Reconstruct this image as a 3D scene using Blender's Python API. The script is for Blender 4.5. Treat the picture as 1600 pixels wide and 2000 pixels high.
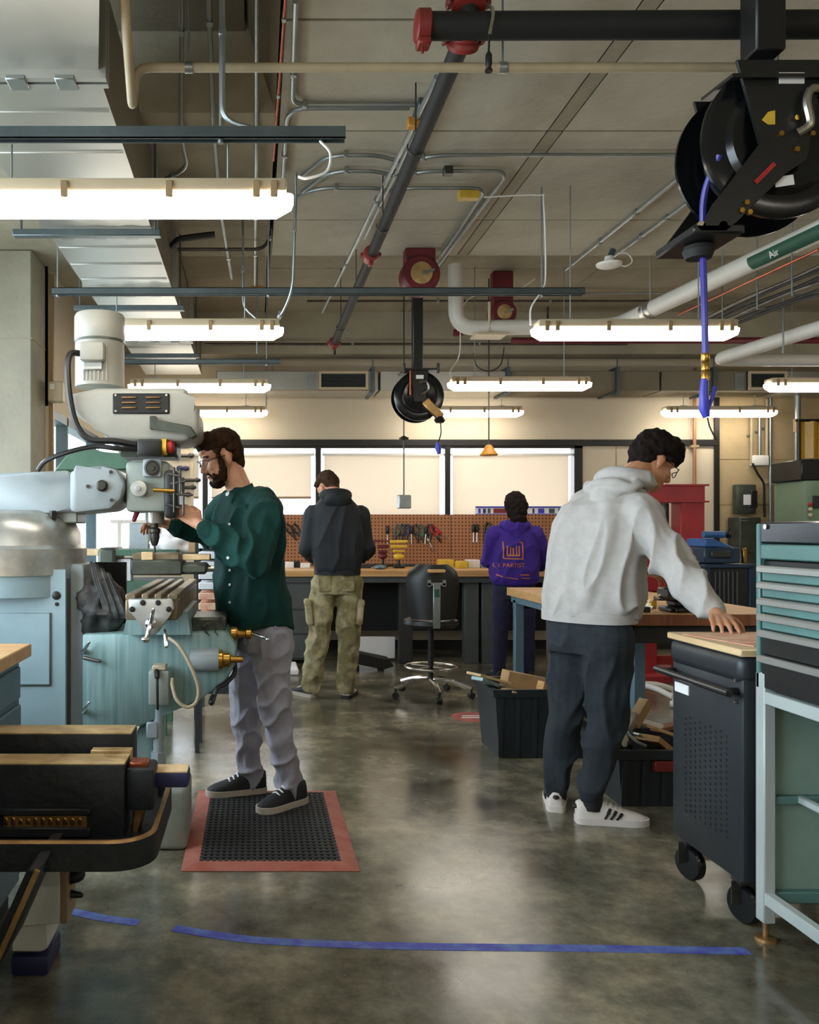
import bpy, bmesh, math, random
from math import sin, cos, pi, radians
from mathutils import Vector, Matrix, noise
V = Vector
random.seed(7)
for o in list(bpy.data.objects): bpy.data.objects.remove(o)
S = bpy.context.scene; COL = S.collection
# ------------------------------------------------------------------ camera
F, CX, CY, EYE = 1667.0, 498.0, 1038.0, 1.30
cam = bpy.data.cameras.new('camera'); co = bpy.data.objects.new('camera', cam); COL.objects.link(co)
co.location = (0, 0, EYE); co.rotation_euler = (pi/2, 0, 0)
cam.sensor_width = 24; cam.lens = F/2000*24; cam.shift_x = (800-CX)/2000; cam.shift_y = (CY-1000)/2000
cam.clip_start = .05; cam.clip_end = 200
S.camera = co
def W(x, y, Y):                       # design helper: survey point of the photograph at depth Y, in metres
    return V(((x-CX)*Y/F, Y, EYE-(y-CY)*Y/F))
# ------------------------------------------------------------------ sky, daylight, exposure
w = bpy.data.worlds.new('overcast_sky'); S.world = w; w.use_nodes = True
bg = w.node_tree.nodes['Background']; bg.inputs[0].default_value = (.80, .90, 1, 1); bg.inputs[1].default_value = 4.0
def daylight(name, loc, rot, sx, sy, power, col):
    l = bpy.data.lights.new(name, 'AREA'); l.shape = 'RECTANGLE'; l.size = sx; l.size_y = sy; l.energy = power; l.color = col
    o = bpy.data.objects.new(name, l); COL.objects.link(o); o.location = loc; o.rotation_euler = rot
daylight('daylight_left', (-2.95, 2.1, 1.8), (0, -pi/2+.4, 0), 2.1, 6.6, 215, (.72, .88, 1))
daylight('daylight_back', (1.85, 9.9, 1.75), (-pi/2, 0, 0), 4.6, 1.1, 62, (1, .98, .95))
LAMP = 13.5
S.view_settings.view_transform = 'Standard'; S.view_settings.look = 'None'
S.view_settings.gamma = 1; S.view_settings.use_curve_mapping = False; S.view_settings.exposure = 0.3
# ------------------------------------------------------------------ materials
def lin(h):
    h = h.lstrip('#'); c = [int(h[i:i+2], 16)/255 for i in (0, 2, 4)]
    return tuple(x/12.92 if x <= .04045 else ((x+.055)/1.055)**2.4 for x in c) + (1,)
MC = {}
def M(name, hexc=None, rough=.5, metal=0., var=.12, sc=6, bump=0., bsc=40, spec=.5, hex2=None, stretch=(1, 1, 1), emit=0, alpha=1, rvar=0., coat=0., lo=.35, hi=.65, det=5):
    if hexc is None: return MC[name]
    m = bpy.data.materials.new(name); m.use_nodes = True; nt = m.node_tree; N = nt.nodes; L = nt.links
    b = N['Principled BSDF']; c = lin(hexc)
    b.inputs['Roughness'].default_value = rough; b.inputs['Metallic'].default_value = metal
    b.inputs['Specular IOR Level'].default_value = spec; b.inputs['Base Color'].default_value = c
    if coat: b.inputs['Coat Weight'].default_value = coat; b.inputs['Coat Roughness'].default_value = .15
    if emit: b.inputs['Emission Color'].default_value = c; b.inputs['Emission Strength'].default_value = emit
    if alpha < 1: b.inputs['Alpha'].default_value = alpha
    if var or hex2 or bump or rvar:
        tc = N.new('ShaderNodeTexCoord'); mp = N.new('ShaderNodeMapping'); mp.inputs['Scale'].default_value = stretch
        L.new(tc.outputs['Object'], mp.inputs[0])
        nz = N.new('ShaderNodeTexNoise'); nz.inputs['Scale'].default_value = sc; nz.inputs['Detail'].default_value = det; nz.inputs['Roughness'].default_value = .6
        L.new(mp.outputs[0], nz.inputs[0])
        rp = N.new('ShaderNodeValToRGB'); e = rp.color_ramp.elements; e[0].position = lo; e[1].position = hi
        c2 = lin(hex2) if hex2 else None
        e[0].color = tuple(x*(1-var) for x in c[:3])+(1,) if not c2 else c
        e[1].color = tuple(min(1, x*(1+var)) for x in c[:3])+(1,) if not c2 else c2
        L.new(nz.outputs[0], rp.inputs[0]); L.new(rp.outputs[0], b.inputs['Base Color'])
        if rvar:
            mr = N.new('ShaderNodeMapRange'); mr.inputs['To Min'].default_value = max(0, rough-rvar); mr.inputs['To Max'].default_value = rough+rvar
            mr.inputs['From Min'].default_value = .3; mr.inputs['From Max'].default_value = .7
            L.new(nz.outputs[0], mr.inputs[0]); L.new(mr.outputs[0], b.inputs['Roughness'])
        if bump:
            n2 = N.new('ShaderNodeTexNoise'); n2.inputs['Scale'].default_value = bsc; n2.inputs['Detail'].default_value = 4
            L.new(mp.outputs[0], n2.inputs[0]); bp = N.new('ShaderNodeBump'); bp.inputs['Strength'].default_value = bump; bp.inputs['Distance'].default_value = .01
            L.new(n2.outputs[0], bp.inputs['Height']); L.new(bp.outputs[0], b.inputs['Normal'])
    MC[name] = m; return m
M('concrete', '#a39d8b', .85, var=.2, sc=2.4, bump=.35, bsc=24, hex2='#b5af9d', lo=.3, hi=.6, det=9)
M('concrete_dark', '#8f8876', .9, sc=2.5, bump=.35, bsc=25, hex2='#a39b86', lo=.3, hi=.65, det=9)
M('concrete_recess_shaded', '#655d4c', .9, sc=2.5, bump=.35, bsc=25, hex2='#766d59', lo=.3, hi=.65, det=9)  # slab concrete darkened to hold the recess shade in its colour
M('concrete_column', '#979180', .85, var=.12, sc=2.0, bump=.3, bsc=30)
M('cream_wall', '#cdbfa6', .8, var=.03, sc=2)
M('block_wall', '#b59f78', .85, var=.08, sc=3)
M('dark_frame', '#23221f', .45, .3, var=.1)
M('tan_trim', '#9b8463', .5, .2, var=.1, sc=3)
M('galv', '#bfc0bb', .40, .92, var=.08, sc=1.2, rvar=.08, stretch=(1, .35, 1))
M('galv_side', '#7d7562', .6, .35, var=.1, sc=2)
M('galv_small', '#9ba2a2', .4, .85, var=.1, sc=8)
M('strut', '#5c6668', .45, .7, var=.12, sc=8)
M('steel', '#b9b5ab', .3, 1, var=.1, sc=14, rvar=.1)
M('steel_dark', '#4a4843', .42, .75, var=.25, sc=14)
M('chrome', '#d8d8d8', .15, 1, var=0)
M('brass', '#b98f45', .3, 1, var=.1, sc=20)
M('copper', '#9c5238', .4, .9, var=.15, sc=10)
M('black', '#131312', .42, 0, var=.2, sc=10)
M('black_matte', '#191918', .7, 0, var=.2, sc=10)
M('black_gloss', '#0f1012', .2, 0, var=.1, sc=10)
M('black_pipe', '#141414', .7, 0, var=.2, sc=8)
M('tan_pipe', '#a8987a', .55, 0, var=.1, sc=5)
M('white_pipe', '#d3cfc6', .45, 0, var=.05, sc=5)
M('white', '#e4e1da', .5, 0, var=.04, sc=6)
M('fixture', '#bfae90', .5, 0, var=.05, sc=6)
M('red', '#7d2620', .45, 0, var=.15, sc=6)
M('red_press', '#97262a', .45, 0, var=.15, sc=4)
M('dark_red', '#631923', .5, 0, var=.2, sc=6)
M('blue_hose', '#373590', .4, 0, var=.12, sc=12)
M('blue_bright', '#3a3cae', .4, 0, var=.1, sc=12)
M('yellow', '#d8b23a', .5, 0, var=.1, sc=12)
M('orange', '#c4862c', .5, 0, var=.1, sc=12)
M('wood', '#b98a56', .45, 0, var=.2, sc=3, hex2='#cfa36a', stretch=(.6, 9, 9))
M('wood_edge', '#7d4a2e', .5, 0, var=.2, sc=4, hex2='#9a5f3c', stretch=(8, 1, 1))
M('wood_pale', '#c6a478', .55, 0, var=.2, sc=4, hex2='#dcbf92', stretch=(6, .6, 6))
M('cardboard', '#a98962', .85, 0, var=.15, sc=8)
M('paper', '#e9e7e6', .8, 0, var=.03)
M('pink_paper', '#d98d74', .7, 0, var=.2, sc=18, hex2='#e8c7a4')
M('bench_grey', '#4d5150', .55, .1, var=.1, sc=5)
M('bench_dark', '#2b2c2b', .6, .1, var=.1, sc=5)
M('blue_steel', '#5d7583', .45, .1, var=.12, sc=5)
M('mill_blue', '#869da3', .4, .05, var=.12, sc=2.5, hex2='#98adb3', rvar=.08)
M('mill_pale', '#98a2a5', .4, .05, var=.08, sc=3, rvar=.08)
M('mill_teal', '#6f8f8f', .38, .1, var=.2, sc=5, hex2='#90a9a6', stretch=(9, 9, .35), rvar=.12)
M('mill_cream', '#96948a', .42, 0, var=.1, sc=3, hex2='#a7a498')
M('table_steel', '#6f6351', .42, .5, var=.3, sc=12, hex2='#8d7d64')
M('mill_grey', '#8b938c', .42, .1, var=.15, sc=5, hex2='#a3a89f')
M('mill_dark', '#4b4f46', .42, .4, var=.3, sc=9)
M('mill_bright', '#a7aaa5', .32, .7, var=.2, sc=7, hex2='#d0d0cb')
M('green_old', '#3f5d49', .5, .1, var=.2, sc=5)
M('green_machine', '#6b8069', .5, .1, var=.1, sc=5)
M('rusty_top', '#a88a5c', .5, .55, var=.3, sc=14, hex2='#c9ad7d', rvar=.15, bump=.15, bsc=50)
M('vise_black', '#1f2225', .5, .25, var=.35, sc=7, bump=.35, bsc=30)
M('rim_edge', '#a07d52', .4, .8, var=.3, sc=12)
M('cream_plastic', '#d6d6cc', .5, 0, var=.04)
M('chest_teal', '#567a75', .4, .1, var=.12, sc=3)
M('chest_pale', '#a9b1ae', .45, .1, var=.08, sc=3)
M('panel_green', '#7f998e', .5, .05, var=.1, sc=3)
M('cart_black', '#22272b', .42, .05, var=.15, sc=3)
M('bin', '#23292c', .45, 0, var=.12, sc=5)
M('mat_red', '#9a5140', .75, 0, sc=9, hex2='#a8685a')
M('mat_black', '#232424', .7, 0, var=.2, sc=12)
M('tape', '#42459a', .6, 0, sc=14, hex2='#5a71a6', lo=.4, hi=.6)
M('skin', '#c68b6d', .5, 0, sc=9, hex2='#d8a384')
M('skin_tan', '#b67c5a', .5, 0, sc=9, hex2='#c58f6c')
M('lips', '#8e4a3f', .5, 0, var=.05)
M('eye', '#d7d2cb', .2, 0, var=0)
M('iris', '#20150f', .2, 0, var=0)
M('hair_brown', '#33200f', .85, 0, spec=.15, var=.35, sc=40, bump=.6, bsc=120)
M('hair_dark', '#1d1512', .85, 0, spec=.15, var=.35, sc=40, bump=.6, bsc=120)
M('hair_mid', '#3c2a1d', .85, 0, spec=.15, var=.35, sc=40, bump=.6, bsc=120)
M('shirt_green', '#153a35', .85, 0, spec=.2, var=.22, sc=7, bump=.1, bsc=300)
M('trouser_grey', '#9c99a2', .85, 0, var=.12, sc=8, bump=.2, bsc=250)
M('jacket_black', '#14181c', .75, 0, var=.2, sc=8)
M('cargo_khaki', '#716842', .85, 0, sc=6, hex2='#b0a682', lo=.42, hi=.6, bump=.2, bsc=200)
M('hoodie_purple', '#35197c', .85, 0, var=.15, sc=8)
M('jeans_navy', '#191a3a', .85, 0, var=.2, sc=8)
M('hoodie_grey', '#b6b2ad', .9, 0, spec=.2, var=.07, sc=20, bump=.1, bsc=300)
M('jogger_dark', '#22292e', .9, 0, var=.2, sc=30, bump=.2, bsc=300)
M('shoe_white', '#dcd3cb', .5, 0, var=.04)
M('shoe_black', '#191a1c', .7, 0, var=.15)
M('sole_grey', '#b9aea0', .6, 0, var=.1, sc=15)
M('sock_red', '#7c2d2b', .8, 0, var=.1)
M('rag_grey', '#2f2e2d', .7, 0, sc=14, hex2='#6a6863', lo=.45, hi=.75)
M('plastic_bag', '#d6d2d0', .35, 0, var=.1, sc=6)
M('yellow_curtain', '#b98c22', .35, 0, var=.2, sc=4, hex2='#cfa02c', stretch=(6, 6, .4))
M('sticker', '#a3544c', .7, 0, var=.2, sc=10)
M('green_label', '#1e4f3c', .5, 0, var=.1)
M('navy', '#262850', .5, 0, var=.15)
M('tool_red', '#a32222', .5, 0, var=.1)
M('blue_paint', '#2c5a92', .4, .05, var=.15, sc=6)
M('navy_steel', '#1d3145', .45, .1, var=.2, sc=6)
M('copper_pale', '#a77a58', .5, .4, var=.1, sc=5)
M('orange_print', '#b8683c', .7, 0, var=0)
M('leaf', '#7f9a6c', .8, 0, var=.3, sc=4)
M('outdoor_ground', '#b9bdb4', .9, 0, var=.15, sc=1)
def node_mat(name):
    m = bpy.data.materials.new(name); m.use_nodes = True; MC[name] = m
    return m, m.node_tree.nodes, m.node_tree.links, m.node_tree.nodes['Principled BSDF']
# polished concrete floor
m, N, L, b = node_mat('floor_concrete')
tc = N.new('ShaderNodeTexCoord')
n1 = N.new('ShaderNodeTexNoise'); n1.inputs['Scale'].default_value = 1.5; n1.inputs['Detail'].default_value = 8; n1.inputs['Roughness'].default_value = .65
n2 = N.new('ShaderNodeTexNoise'); n2.inputs['Scale'].default_value = 7; n2.inputs['Detail'].default_value = 12; n2.inputs['Roughness'].default_value = .75
L.new(tc.outputs['Object'], n1.inputs[0]); L.new(tc.outputs['Object'], n2.inputs[0])
r1 = N.new('ShaderNodeValToRGB'); e = r1.color_ramp.elements
e[0].position = .36; e[0].color = lin('#453f31'); e[1].position = .66; e[1].color = lin('#938870')
x = r1.color_ramp.elements.new(.5); x.color = lin('#666353')
L.new(n1.outputs[0], r1.inputs[0])
mx = N.new('ShaderNodeMix'); mx.data_type = 'RGBA'; mx.blend_type = 'OVERLAY'; mx.inputs[0].default_value = .75
n2r = N.new('ShaderNodeMapRange'); n2r.inputs['From Min'].default_value = .33; n2r.inputs['From Max'].default_value = .67; n2r.inputs['To Min'].default_value = .22; n2r.inputs['To Max'].default_value = .80; L.new(n2.outputs[0], n2r.inputs[0])
L.new(r1.outputs[0], mx.inputs[6]); L.new(n2r.outputs[0], mx.inputs[7])
bf = N.new('ShaderNodeBump'); bf.inputs['Strength'].default_value = .05; bf.inputs['Distance'].default_value = .004; L.new(n2.outputs[0], bf.inputs['Height']); L.new(bf.outputs[0], b.inputs['Normal']); L.new(mx.outputs[2], b.inputs['Base Color'])
mr = N.new('ShaderNodeMapRange'); mr.inputs['From Min'].default_value = .3; mr.inputs['From Max'].default_value = .7; mr.inputs['To Min'].default_value = .13; mr.inputs['To Max'].default_value = .27
L.new(n1.outputs[0], mr.inputs[0]); L.new(mr.outputs[0], b.inputs['Roughness'])
b.inputs['Specular IOR Level'].default_value = .75
# pegboard with its grid of holes
m, N, L, b = node_mat('pegboard')
tc = N.new('ShaderNodeTexCoord'); mp = N.new('ShaderNodeMapping'); mp.inputs['Scale'].default_value = (26, 26, 26)
L.new(tc.outputs['Object'], mp.inputs[0])
vm = N.new('ShaderNodeVectorMath'); vm.operation = 'FRACTION'; L.new(mp.outputs[0], vm.inputs[0])
sb = N.new('ShaderNodeVectorMath'); sb.operation = 'SUBTRACT'; sb.inputs[1].default_value = (.5, .5, .5); L.new(vm.outputs[0], sb.inputs[0])
ml = N.new('ShaderNodeVectorMath'); ml.operation = 'MULTIPLY'; ml.inputs[1].default_value = (1, 0, 1); L.new(sb.outputs[0], ml.inputs[0])
ln = N.new('ShaderNodeVectorMath'); ln.operation = 'LENGTH'; L.new(ml.outputs[0], ln.inputs[0])
rp = N.new('ShaderNodeValToRGB'); e = rp.color_ramp.elements; e[0].position = .2; e[0].color = lin('#4a2c1c'); e[1].position = .27; e[1].color = lin('#a5704a')
L.new(ln.outputs['Value'], rp.inputs[0]); L.new(rp.outputs[0], b.inputs['Base Color']); b.inputs['Roughness'].default_value = .7
# roller blind: woven cloth that lets daylight through
m, N, L, b = node_mat('blind_cloth')
b.inputs['Base Color'].default_value = lin('#d3c9bb'); b.inputs['Roughness'].default_value = .9
tr = N.new('ShaderNodeBsdfTranslucent'); tr.inputs[0].default_value = lin('#ddd4c8'); ms = N.new('ShaderNodeMixShader'); ms.inputs[0].default_value = .45
L.new(b.outputs[0], ms.inputs[1]); L.new(tr.outputs[0], ms.inputs[2]); L.new(ms.outputs[0], N['Material Output'].inputs[0])
# window glass and lens glass (thin panes)
m, N, L, b = node_mat('pane_glass')
tp = N.new('ShaderNodeBsdfTransparent'); gl = N.new('ShaderNodeBsdfGlossy'); gl.inputs['Roughness'].default_value = .03; ms = N.new('ShaderNodeMixShader'); ms.inputs[0].default_value = .07
L.new(tp.outputs[0], ms.inputs[1]); L.new(gl.outputs[0], ms.inputs[2]); L.new(ms.outputs[0], N['Material Output'].inputs[0])
# lit lamp lens
m, N, L, b = node_mat('lamp_lens')
b.inputs['Base Color'].default_value = lin('#efe9e0'); b.inputs['Emission Color'].default_value = (1, .93, .82, 1); b.inputs['Emission Strength'].default_value = LAMP
# ------------------------------------------------------------------ mesh helpers
def basis(d):
    d = d.normalized(); a = V((0, 0, 1)) if abs(d.z) < .9 else V((1, 0, 0))
    u = d.cross(a).normalized(); return u, d.cross(u).normalized(), d
def pb(g, x0, x1, y0, y1, Y, d, r=0, seg=1):     # box whose near face spans a survey rectangle at depth Y
    a, b = W(x0, y1, Y), W(x1, y0, Y); return g.bb(a.x, b.x, Y, Y+d, a.z, b.z, r, seg)
class G:
    def __init__(s): s.bm = bmesh.new()
    def loft(s, rings, cap=True, closed=False):
        R = [[s.bm.verts.new(p) for p in r] for r in rings]; n = len(R[0])
        pr = list(zip(R, R[1:])) + ([(R[-1], R[0])] if closed else [])
        for a, b in pr:
            for i in range(n):
                j = (i+1) % n
                try: s.bm.faces.new((a[i], a[j], b[j], b[i]))
                except ValueError: pass
        if cap and not closed:
            try: s.bm.faces.new(R[0][::-1]); s.bm.faces.new(R[-1])
            except ValueError: pass
        return s
    def box(s, c, d, r=0, rot=None, seg=1):
        mt = Matrix.Translation(c) @ (rot.to_matrix().to_4x4() if hasattr(rot, 'to_matrix') else (rot.to_4x4() if rot else Matrix())) @ Matrix.Diagonal((*d, 1))
        g = bmesh.ops.create_cube(s.bm, size=1, matrix=mt)
        if r > 0:
            es = list({e for v in g['verts'] for e in v.link_edges})
            bmesh.ops.bevel(s.bm, geom=es, offset=min(r, min(d)*.49), segments=seg, affect='EDGES', profile=.5)
        return s
    def bb(s, x0, x1, y0, y1, z0, z1, r=0, seg=1):
        return s.box(((x0+x1)/2, (y0+y1)/2, (z0+z1)/2), (abs(x1-x0), abs(y1-y0), abs(z1-z0)), r, None, seg)
    def bar(s, p0, p1, a, b, r=0):       # rectangular bar from p0 to p1
        p0, p1 = V(p0), V(p1); u, v, d = basis(p1-p0); m = Matrix((u, v, d)).transposed()
        return s.box((p0+p1)/2, (a, b, (p1-p0).length), r, m)
    def cyl(s, p0, p1, r, r2=None, n=14):
        p0, p1 = V(p0), V(p1); u, v, d = basis(p1-p0); r2 = r if r2 is None else r2
        return s.loft([[p+(u*cos(2*pi*i/n)+v*sin(2*pi*i/n))*q for i in range(n)] for p, q in ((p0, r), (p1, r2))])
    def tube(s, pts, r, n=8, closed=False, rs=None):
        pts = [V(p) for p in pts]; k = len(pts); rings = []; u = None
        for i, p in enumerate(pts):
            a = pts[i-1] if (i or closed) else p; b = pts[(i+1) % k] if (i < k-1 or closed) else p
            d = (b-a).normalized()
            if u is None: u = basis(d)[0]
            u = (u-d*u.dot(d)).normalized(); v = d.cross(u); q = rs[i] if rs else r
            rings.append([p+(u*cos(2*pi*j/n)+v*sin(2*pi*j/n))*q for j in range(n)])
        return s.loft(rings, closed=closed)
    def lathe(s, prof, o, axis=(0, 0, 1), n=24):
        o = V(o); u, v, d = basis(V(axis))
        return s.loft([[o+d*h+(u*cos(2*pi*i/n)+v*sin(2*pi*i/n))*max(q, 1e-4) for i in range(n)] for q, h in prof])
    def ell(s, c, r3, rot=None, n=16, k=9):
        c = V(c); m = rot or Matrix.Identity(3); rings = []
        for i in range(k+1):
            t = pi*i/k; z = -cos(t); q = max(sin(t), .02)
            rings.append([c+m@V((r3[0]*q*cos(2*pi*j/n), r3[1]*q*sin(2*pi*j/n), r3[2]*z)) for j in range(n)])
        return s.loft(rings)
    def rc(s, p0, r0, p1, r1, n=12):      # round cone (capsule)
        p0, p1 = V(p0), V(p1); u, v, d = basis(p1-p0) if (p1-p0).length > 1e-6 else basis(V((0, 0, 1))); rings = []
        for a in (-88, -60, -30, 0): rings.append((p0+d*r0*sin(radians(a)), r0*cos(radians(a))))
        for a in (0, 30, 60, 88): rings.append((p1+d*r1*sin(radians(a)), r1*cos(radians(a))))
        return s.loft([[p+(u*cos(2*pi*i/n)+v*sin(2*pi*i/n))*q for i in range(n)] for p, q in rings])
    def prism(s, pts, vec, r=0, seg=1):
        vec = V(vec); a = [s.bm.verts.new(V(p)) for p in pts]; b = [s.bm.verts.new(V(p)+vec) for p in pts]; n = len(pts); fs = []
        fs.append(s.bm.faces.new(a[::-1])); fs.append(s.bm.faces.new(b))
        for i in range(n): fs.append(s.bm.faces.new((a[i], a[(i+1) % n], b[(i+1) % n], b[i])))
        if r: bmesh.ops.bevel(s.bm, geom=list({e for f in fs for e in f.edges}), offset=r, segments=seg, affect='EDGES', profile=.5)
        return s
    def obj(s, name, mat, parent=None, label=None, ang=38):
        bmesh.ops.recalc_face_normals(s.bm, faces=s.bm.faces)
        me = bpy.data.meshes.new(name); s.bm.to_mesh(me); s.bm.free()
        return link(name, me, mat, parent, label, ang)
def link(name, me, mat, parent=None, label=None, ang=38):
    if mat: me.materials.append(MC[mat] if isinstance(mat, str) else mat)
    if len(me.polygons):
        me.polygons.foreach_set('use_smooth', [True]*len(me.polygons)); me.set_sharp_from_angle(angle=radians(ang))
    o = bpy.data.objects.new(name, me); COL.objects.link(o)
    if parent:
        o.parent = parent
        o.matrix_parent_inverse = Matrix.Translation(-V(parent.get('base', (0, 0, 0))))
    if label: o['label'] = label
    return o
def tag(o, label, cat, group=None, kind=None):
    o['label'] = label; o['category'] = cat
    if group: o['group'] = group
    if kind: o['kind'] = kind
    return o
def thing(name, label, cat, loc=(0, 0, 0), group=None):      # Empty at the thing's base; parts are drawn in world coordinates
    o = bpy.data.objects.new(name, None); COL.objects.link(o); o.location = loc; o['base'] = tuple(loc); o.empty_display_size = .1
    return tag(o, label, cat, group)
def struct(o): o['kind'] = 'structure'; return o
def dup(root, loc, label=None, group=None, rz=None):
    r = root.copy(); COL.objects.link(r); r.location = loc
    if rz is not None: r.rotation_euler = (0, 0, rz)
    if label: r['label'] = label
    if group: r['group'] = group
    for ch in list(root.children):
        c = ch.copy(); COL.objects.link(c); c.parent = r
        for g in list(ch.children):
            d = g.copy(); COL.objects.link(d); d.parent = c
    return r
def bend(pts, r, k=5):                 # round the corners of a polyline
    pts = [V(p) for p in pts]; out = [pts[0]]
    for a, p, b in zip(pts, pts[1:], pts[2:]):
        ra = min(r, (a-p).length*.48, (b-p).length*.48); s0 = p+(a-p).normalized()*ra; s1 = p+(b-p).normalized()*ra
        for i in range(k+1):
            t = i/k; out.append(s0*(1-t)**2+p*2*t*(1-t)+s1*t*t)
    return out+[pts[-1]]
def curve(pts, k=8):                   # Catmull-Rom through the points
    P = [V(p) for p in pts]; P = [P[0]*2-P[1]]+P+[P[-1]*2-P[-2]]; out = []
    for i in range(1, len(P)-2):
        for j in range(k):
            t = j/k; a, b, c, d = P[i-1:i+3]
            out.append(.5*((2*b)+(c-a)*t+(2*a-5*b+4*c-d)*t*t+(3*b-a-3*c+d)*t**3))
    return out+[P[-2]]
def text_mesh(s, size, origin, xdir, ydir, depth=.002):
    cu = bpy.data.curves.new('t', 'FONT'); cu.body = s; cu.size = size; cu.extrude = depth; cu.align_x = 'CENTER'; cu.align_y = 'CENTER'
    o = bpy.data.objects.new('t', cu); COL.objects.link(o); bpy.context.view_layer.update()
    me = bpy.data.meshes.new_from_object(o.evaluated_get(bpy.context.evaluated_depsgraph_get())); bpy.data.objects.remove(o); bpy.data.curves.remove(cu)
    x = V(xdir).normalized(); z = x.cross(V(ydir)).normalized(); y = z.cross(x)
    mt = Matrix((x, y, z)).transposed().to_4x4(); mt.translation = V(origin); me.transform(mt); return me
# ------------------------------------------------------------------ the room
WB = 9.45                                            # back wall
struct(G().bb(-2.8, 9.2, -4.2, 9.9, -.2, 0).obj('floor', 'floor_concrete'))
# ceiling: slab above, formwork panels hung flush below as separate pieces with open seams
ceil = struct(G().bb(-2.8, 9.2, -4.2, 9.9, 3.95, 4.1).obj('ceiling', 'concrete_dark'))
ys = [-4.2, -1.6, .6, 2.2, 3.42, 4.37, 5.62, 6.35]; xs = [.12, 1.50, 1.58, 2.95, 4.4, 5.9, 7.5, 9.2]
for i in range(len(ys)-1):
    for j in range(len(xs)-1):
        G().bb(xs[j]+.005, xs[j+1]-.005, ys[i]+.009, ys[i+1]-.009, 3.35, 3.95).obj('panel', 'concrete_dark' if j == 1 else 'concrete', ceil)
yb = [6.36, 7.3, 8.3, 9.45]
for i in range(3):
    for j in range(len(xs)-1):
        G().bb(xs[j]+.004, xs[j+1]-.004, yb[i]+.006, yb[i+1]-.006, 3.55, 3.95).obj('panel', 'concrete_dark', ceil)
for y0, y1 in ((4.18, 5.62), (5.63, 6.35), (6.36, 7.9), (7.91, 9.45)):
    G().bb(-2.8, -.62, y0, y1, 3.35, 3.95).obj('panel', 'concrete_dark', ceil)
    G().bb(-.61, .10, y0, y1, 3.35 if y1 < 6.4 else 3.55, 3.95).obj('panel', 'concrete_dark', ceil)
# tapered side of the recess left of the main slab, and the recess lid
G().prism([(.10, -4.2, 3.35), (.10, -4.2, 3.95), (-.10, -4.2, 3.95), (-.03, -4.2, 3.75)], (0, 8.37, 0)).obj('joist_side', 'concrete_recess_shaded', ceil)
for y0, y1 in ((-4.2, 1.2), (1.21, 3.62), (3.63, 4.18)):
    G().bb(-2.8, -.05, y0, y1, 3.75, 3.95).obj('panel', 'concrete_recess_shaded', ceil)
# cross beam near the back wall
G().bb(-1.6, 9.2, 8.75, 9.0, 3.12, 3.55).obj('beam', 'concrete_dark', ceil)
# back wall: cream board above and below the ribbon window
wx0, wx1, wz0, wz1 = -1.6, 3.62, 1.42, 2.27
wb = struct(G().bb(-1.6, 5.12, WB, WB+.2, wz1, 3.95).bb(-.58, 5.12, WB, WB+.2, 0, wz0).bb(-1.6, -.58, WB, WB+.2, 0, 1.02).bb(wx1, 5.12, WB, WB+.2, wz0, wz1).obj('wall_back', 'cream_wall'))
G().bb(5.12, 9.2, WB, WB+.2, 0, 3.95).obj('block_section', 'block_wall', wb)
for k in range(7): G().bb(5.13, 9.2, WB-.006, WB+.01, .1+k*.5, .58+k*.5).obj('block_course', 'block_wall', wb)
G().bb(-1.6, 5.12, WB-.035, WB-.002, 2.245, 2.315, .004).obj('picture_rail', 'dark_frame', wb)
G().bb(5.08, 5.13, WB-.03, WB+.02, .9, 3.0).obj('edge_trim', 'dark_frame', wb)
for x in (4.0, 4.55): G().bb(x-.003, x+.003, WB-.004, WB+.01, .9, 2.25).obj('board_joint', 'tan_trim', wb)
# ribbon window
wn = struct(G().bb(wx0, wx1, WB-.02, WB+.1, wz1-.05, wz1).bb(-.58, wx1, WB-.02, WB+.1, wz0, wz0+.05).bb(wx1-.09, wx1, WB-.02, WB+.1, wz0, wz1).obj('window_1', 'dark_frame'))
mull = [-.55, .70, 2.13]
for x in mull: G().bb(x-.03, x+.03, WB-.03, WB+.1, wz0, wz1, .004).obj('mullion', 'dark_frame', wn)
ed = [-1.6]+mull+[3.56]
for i, (a, b_) in enumerate(zip(ed, ed[1:])):
    G().bb(a+.03, b_-.03, WB+.09, WB+.096, wz0, wz1).obj('pane', 'pane_glass', wn)
    low = 1.675 if i < 2 else wz0+.03
    bl = G().bb(a+.07, b_-.075, WB+.035, WB+.038, low, wz1-.12).obj('blind', 'blind_cloth', wn)
    G().bb(a+.05, b_-.04, WB+.01, WB+.07, wz1-.13, wz1-.105).obj('blind_head', 'white', bl)
    G().cyl((a+.07, WB+.036, low), (b_-.075, WB+.036, low), .012).obj('blind_bar', 'tan_trim', bl)
w4 = struct(G().bb(-1.6, -.58, WB-.02, WB+.1, 1.02, 1.06).bb(-.61, -.55, WB-.02, WB+.1, 1.02, wz0).bb(-1.6, -.58, WB, WB+.08, 1.39, 1.43).obj('window_4', 'white'))
for x in (-1.5, -1.05): G().bb(x-.02, x+.02, WB-.01, WB+.08, 1.02, 1.4).obj('mullion', 'white', w4)
G().bb(-1.6, -.58, WB+.05, WB+.055, 1.03, 1.42).obj('pane', 'pane_glass', w4)
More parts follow.
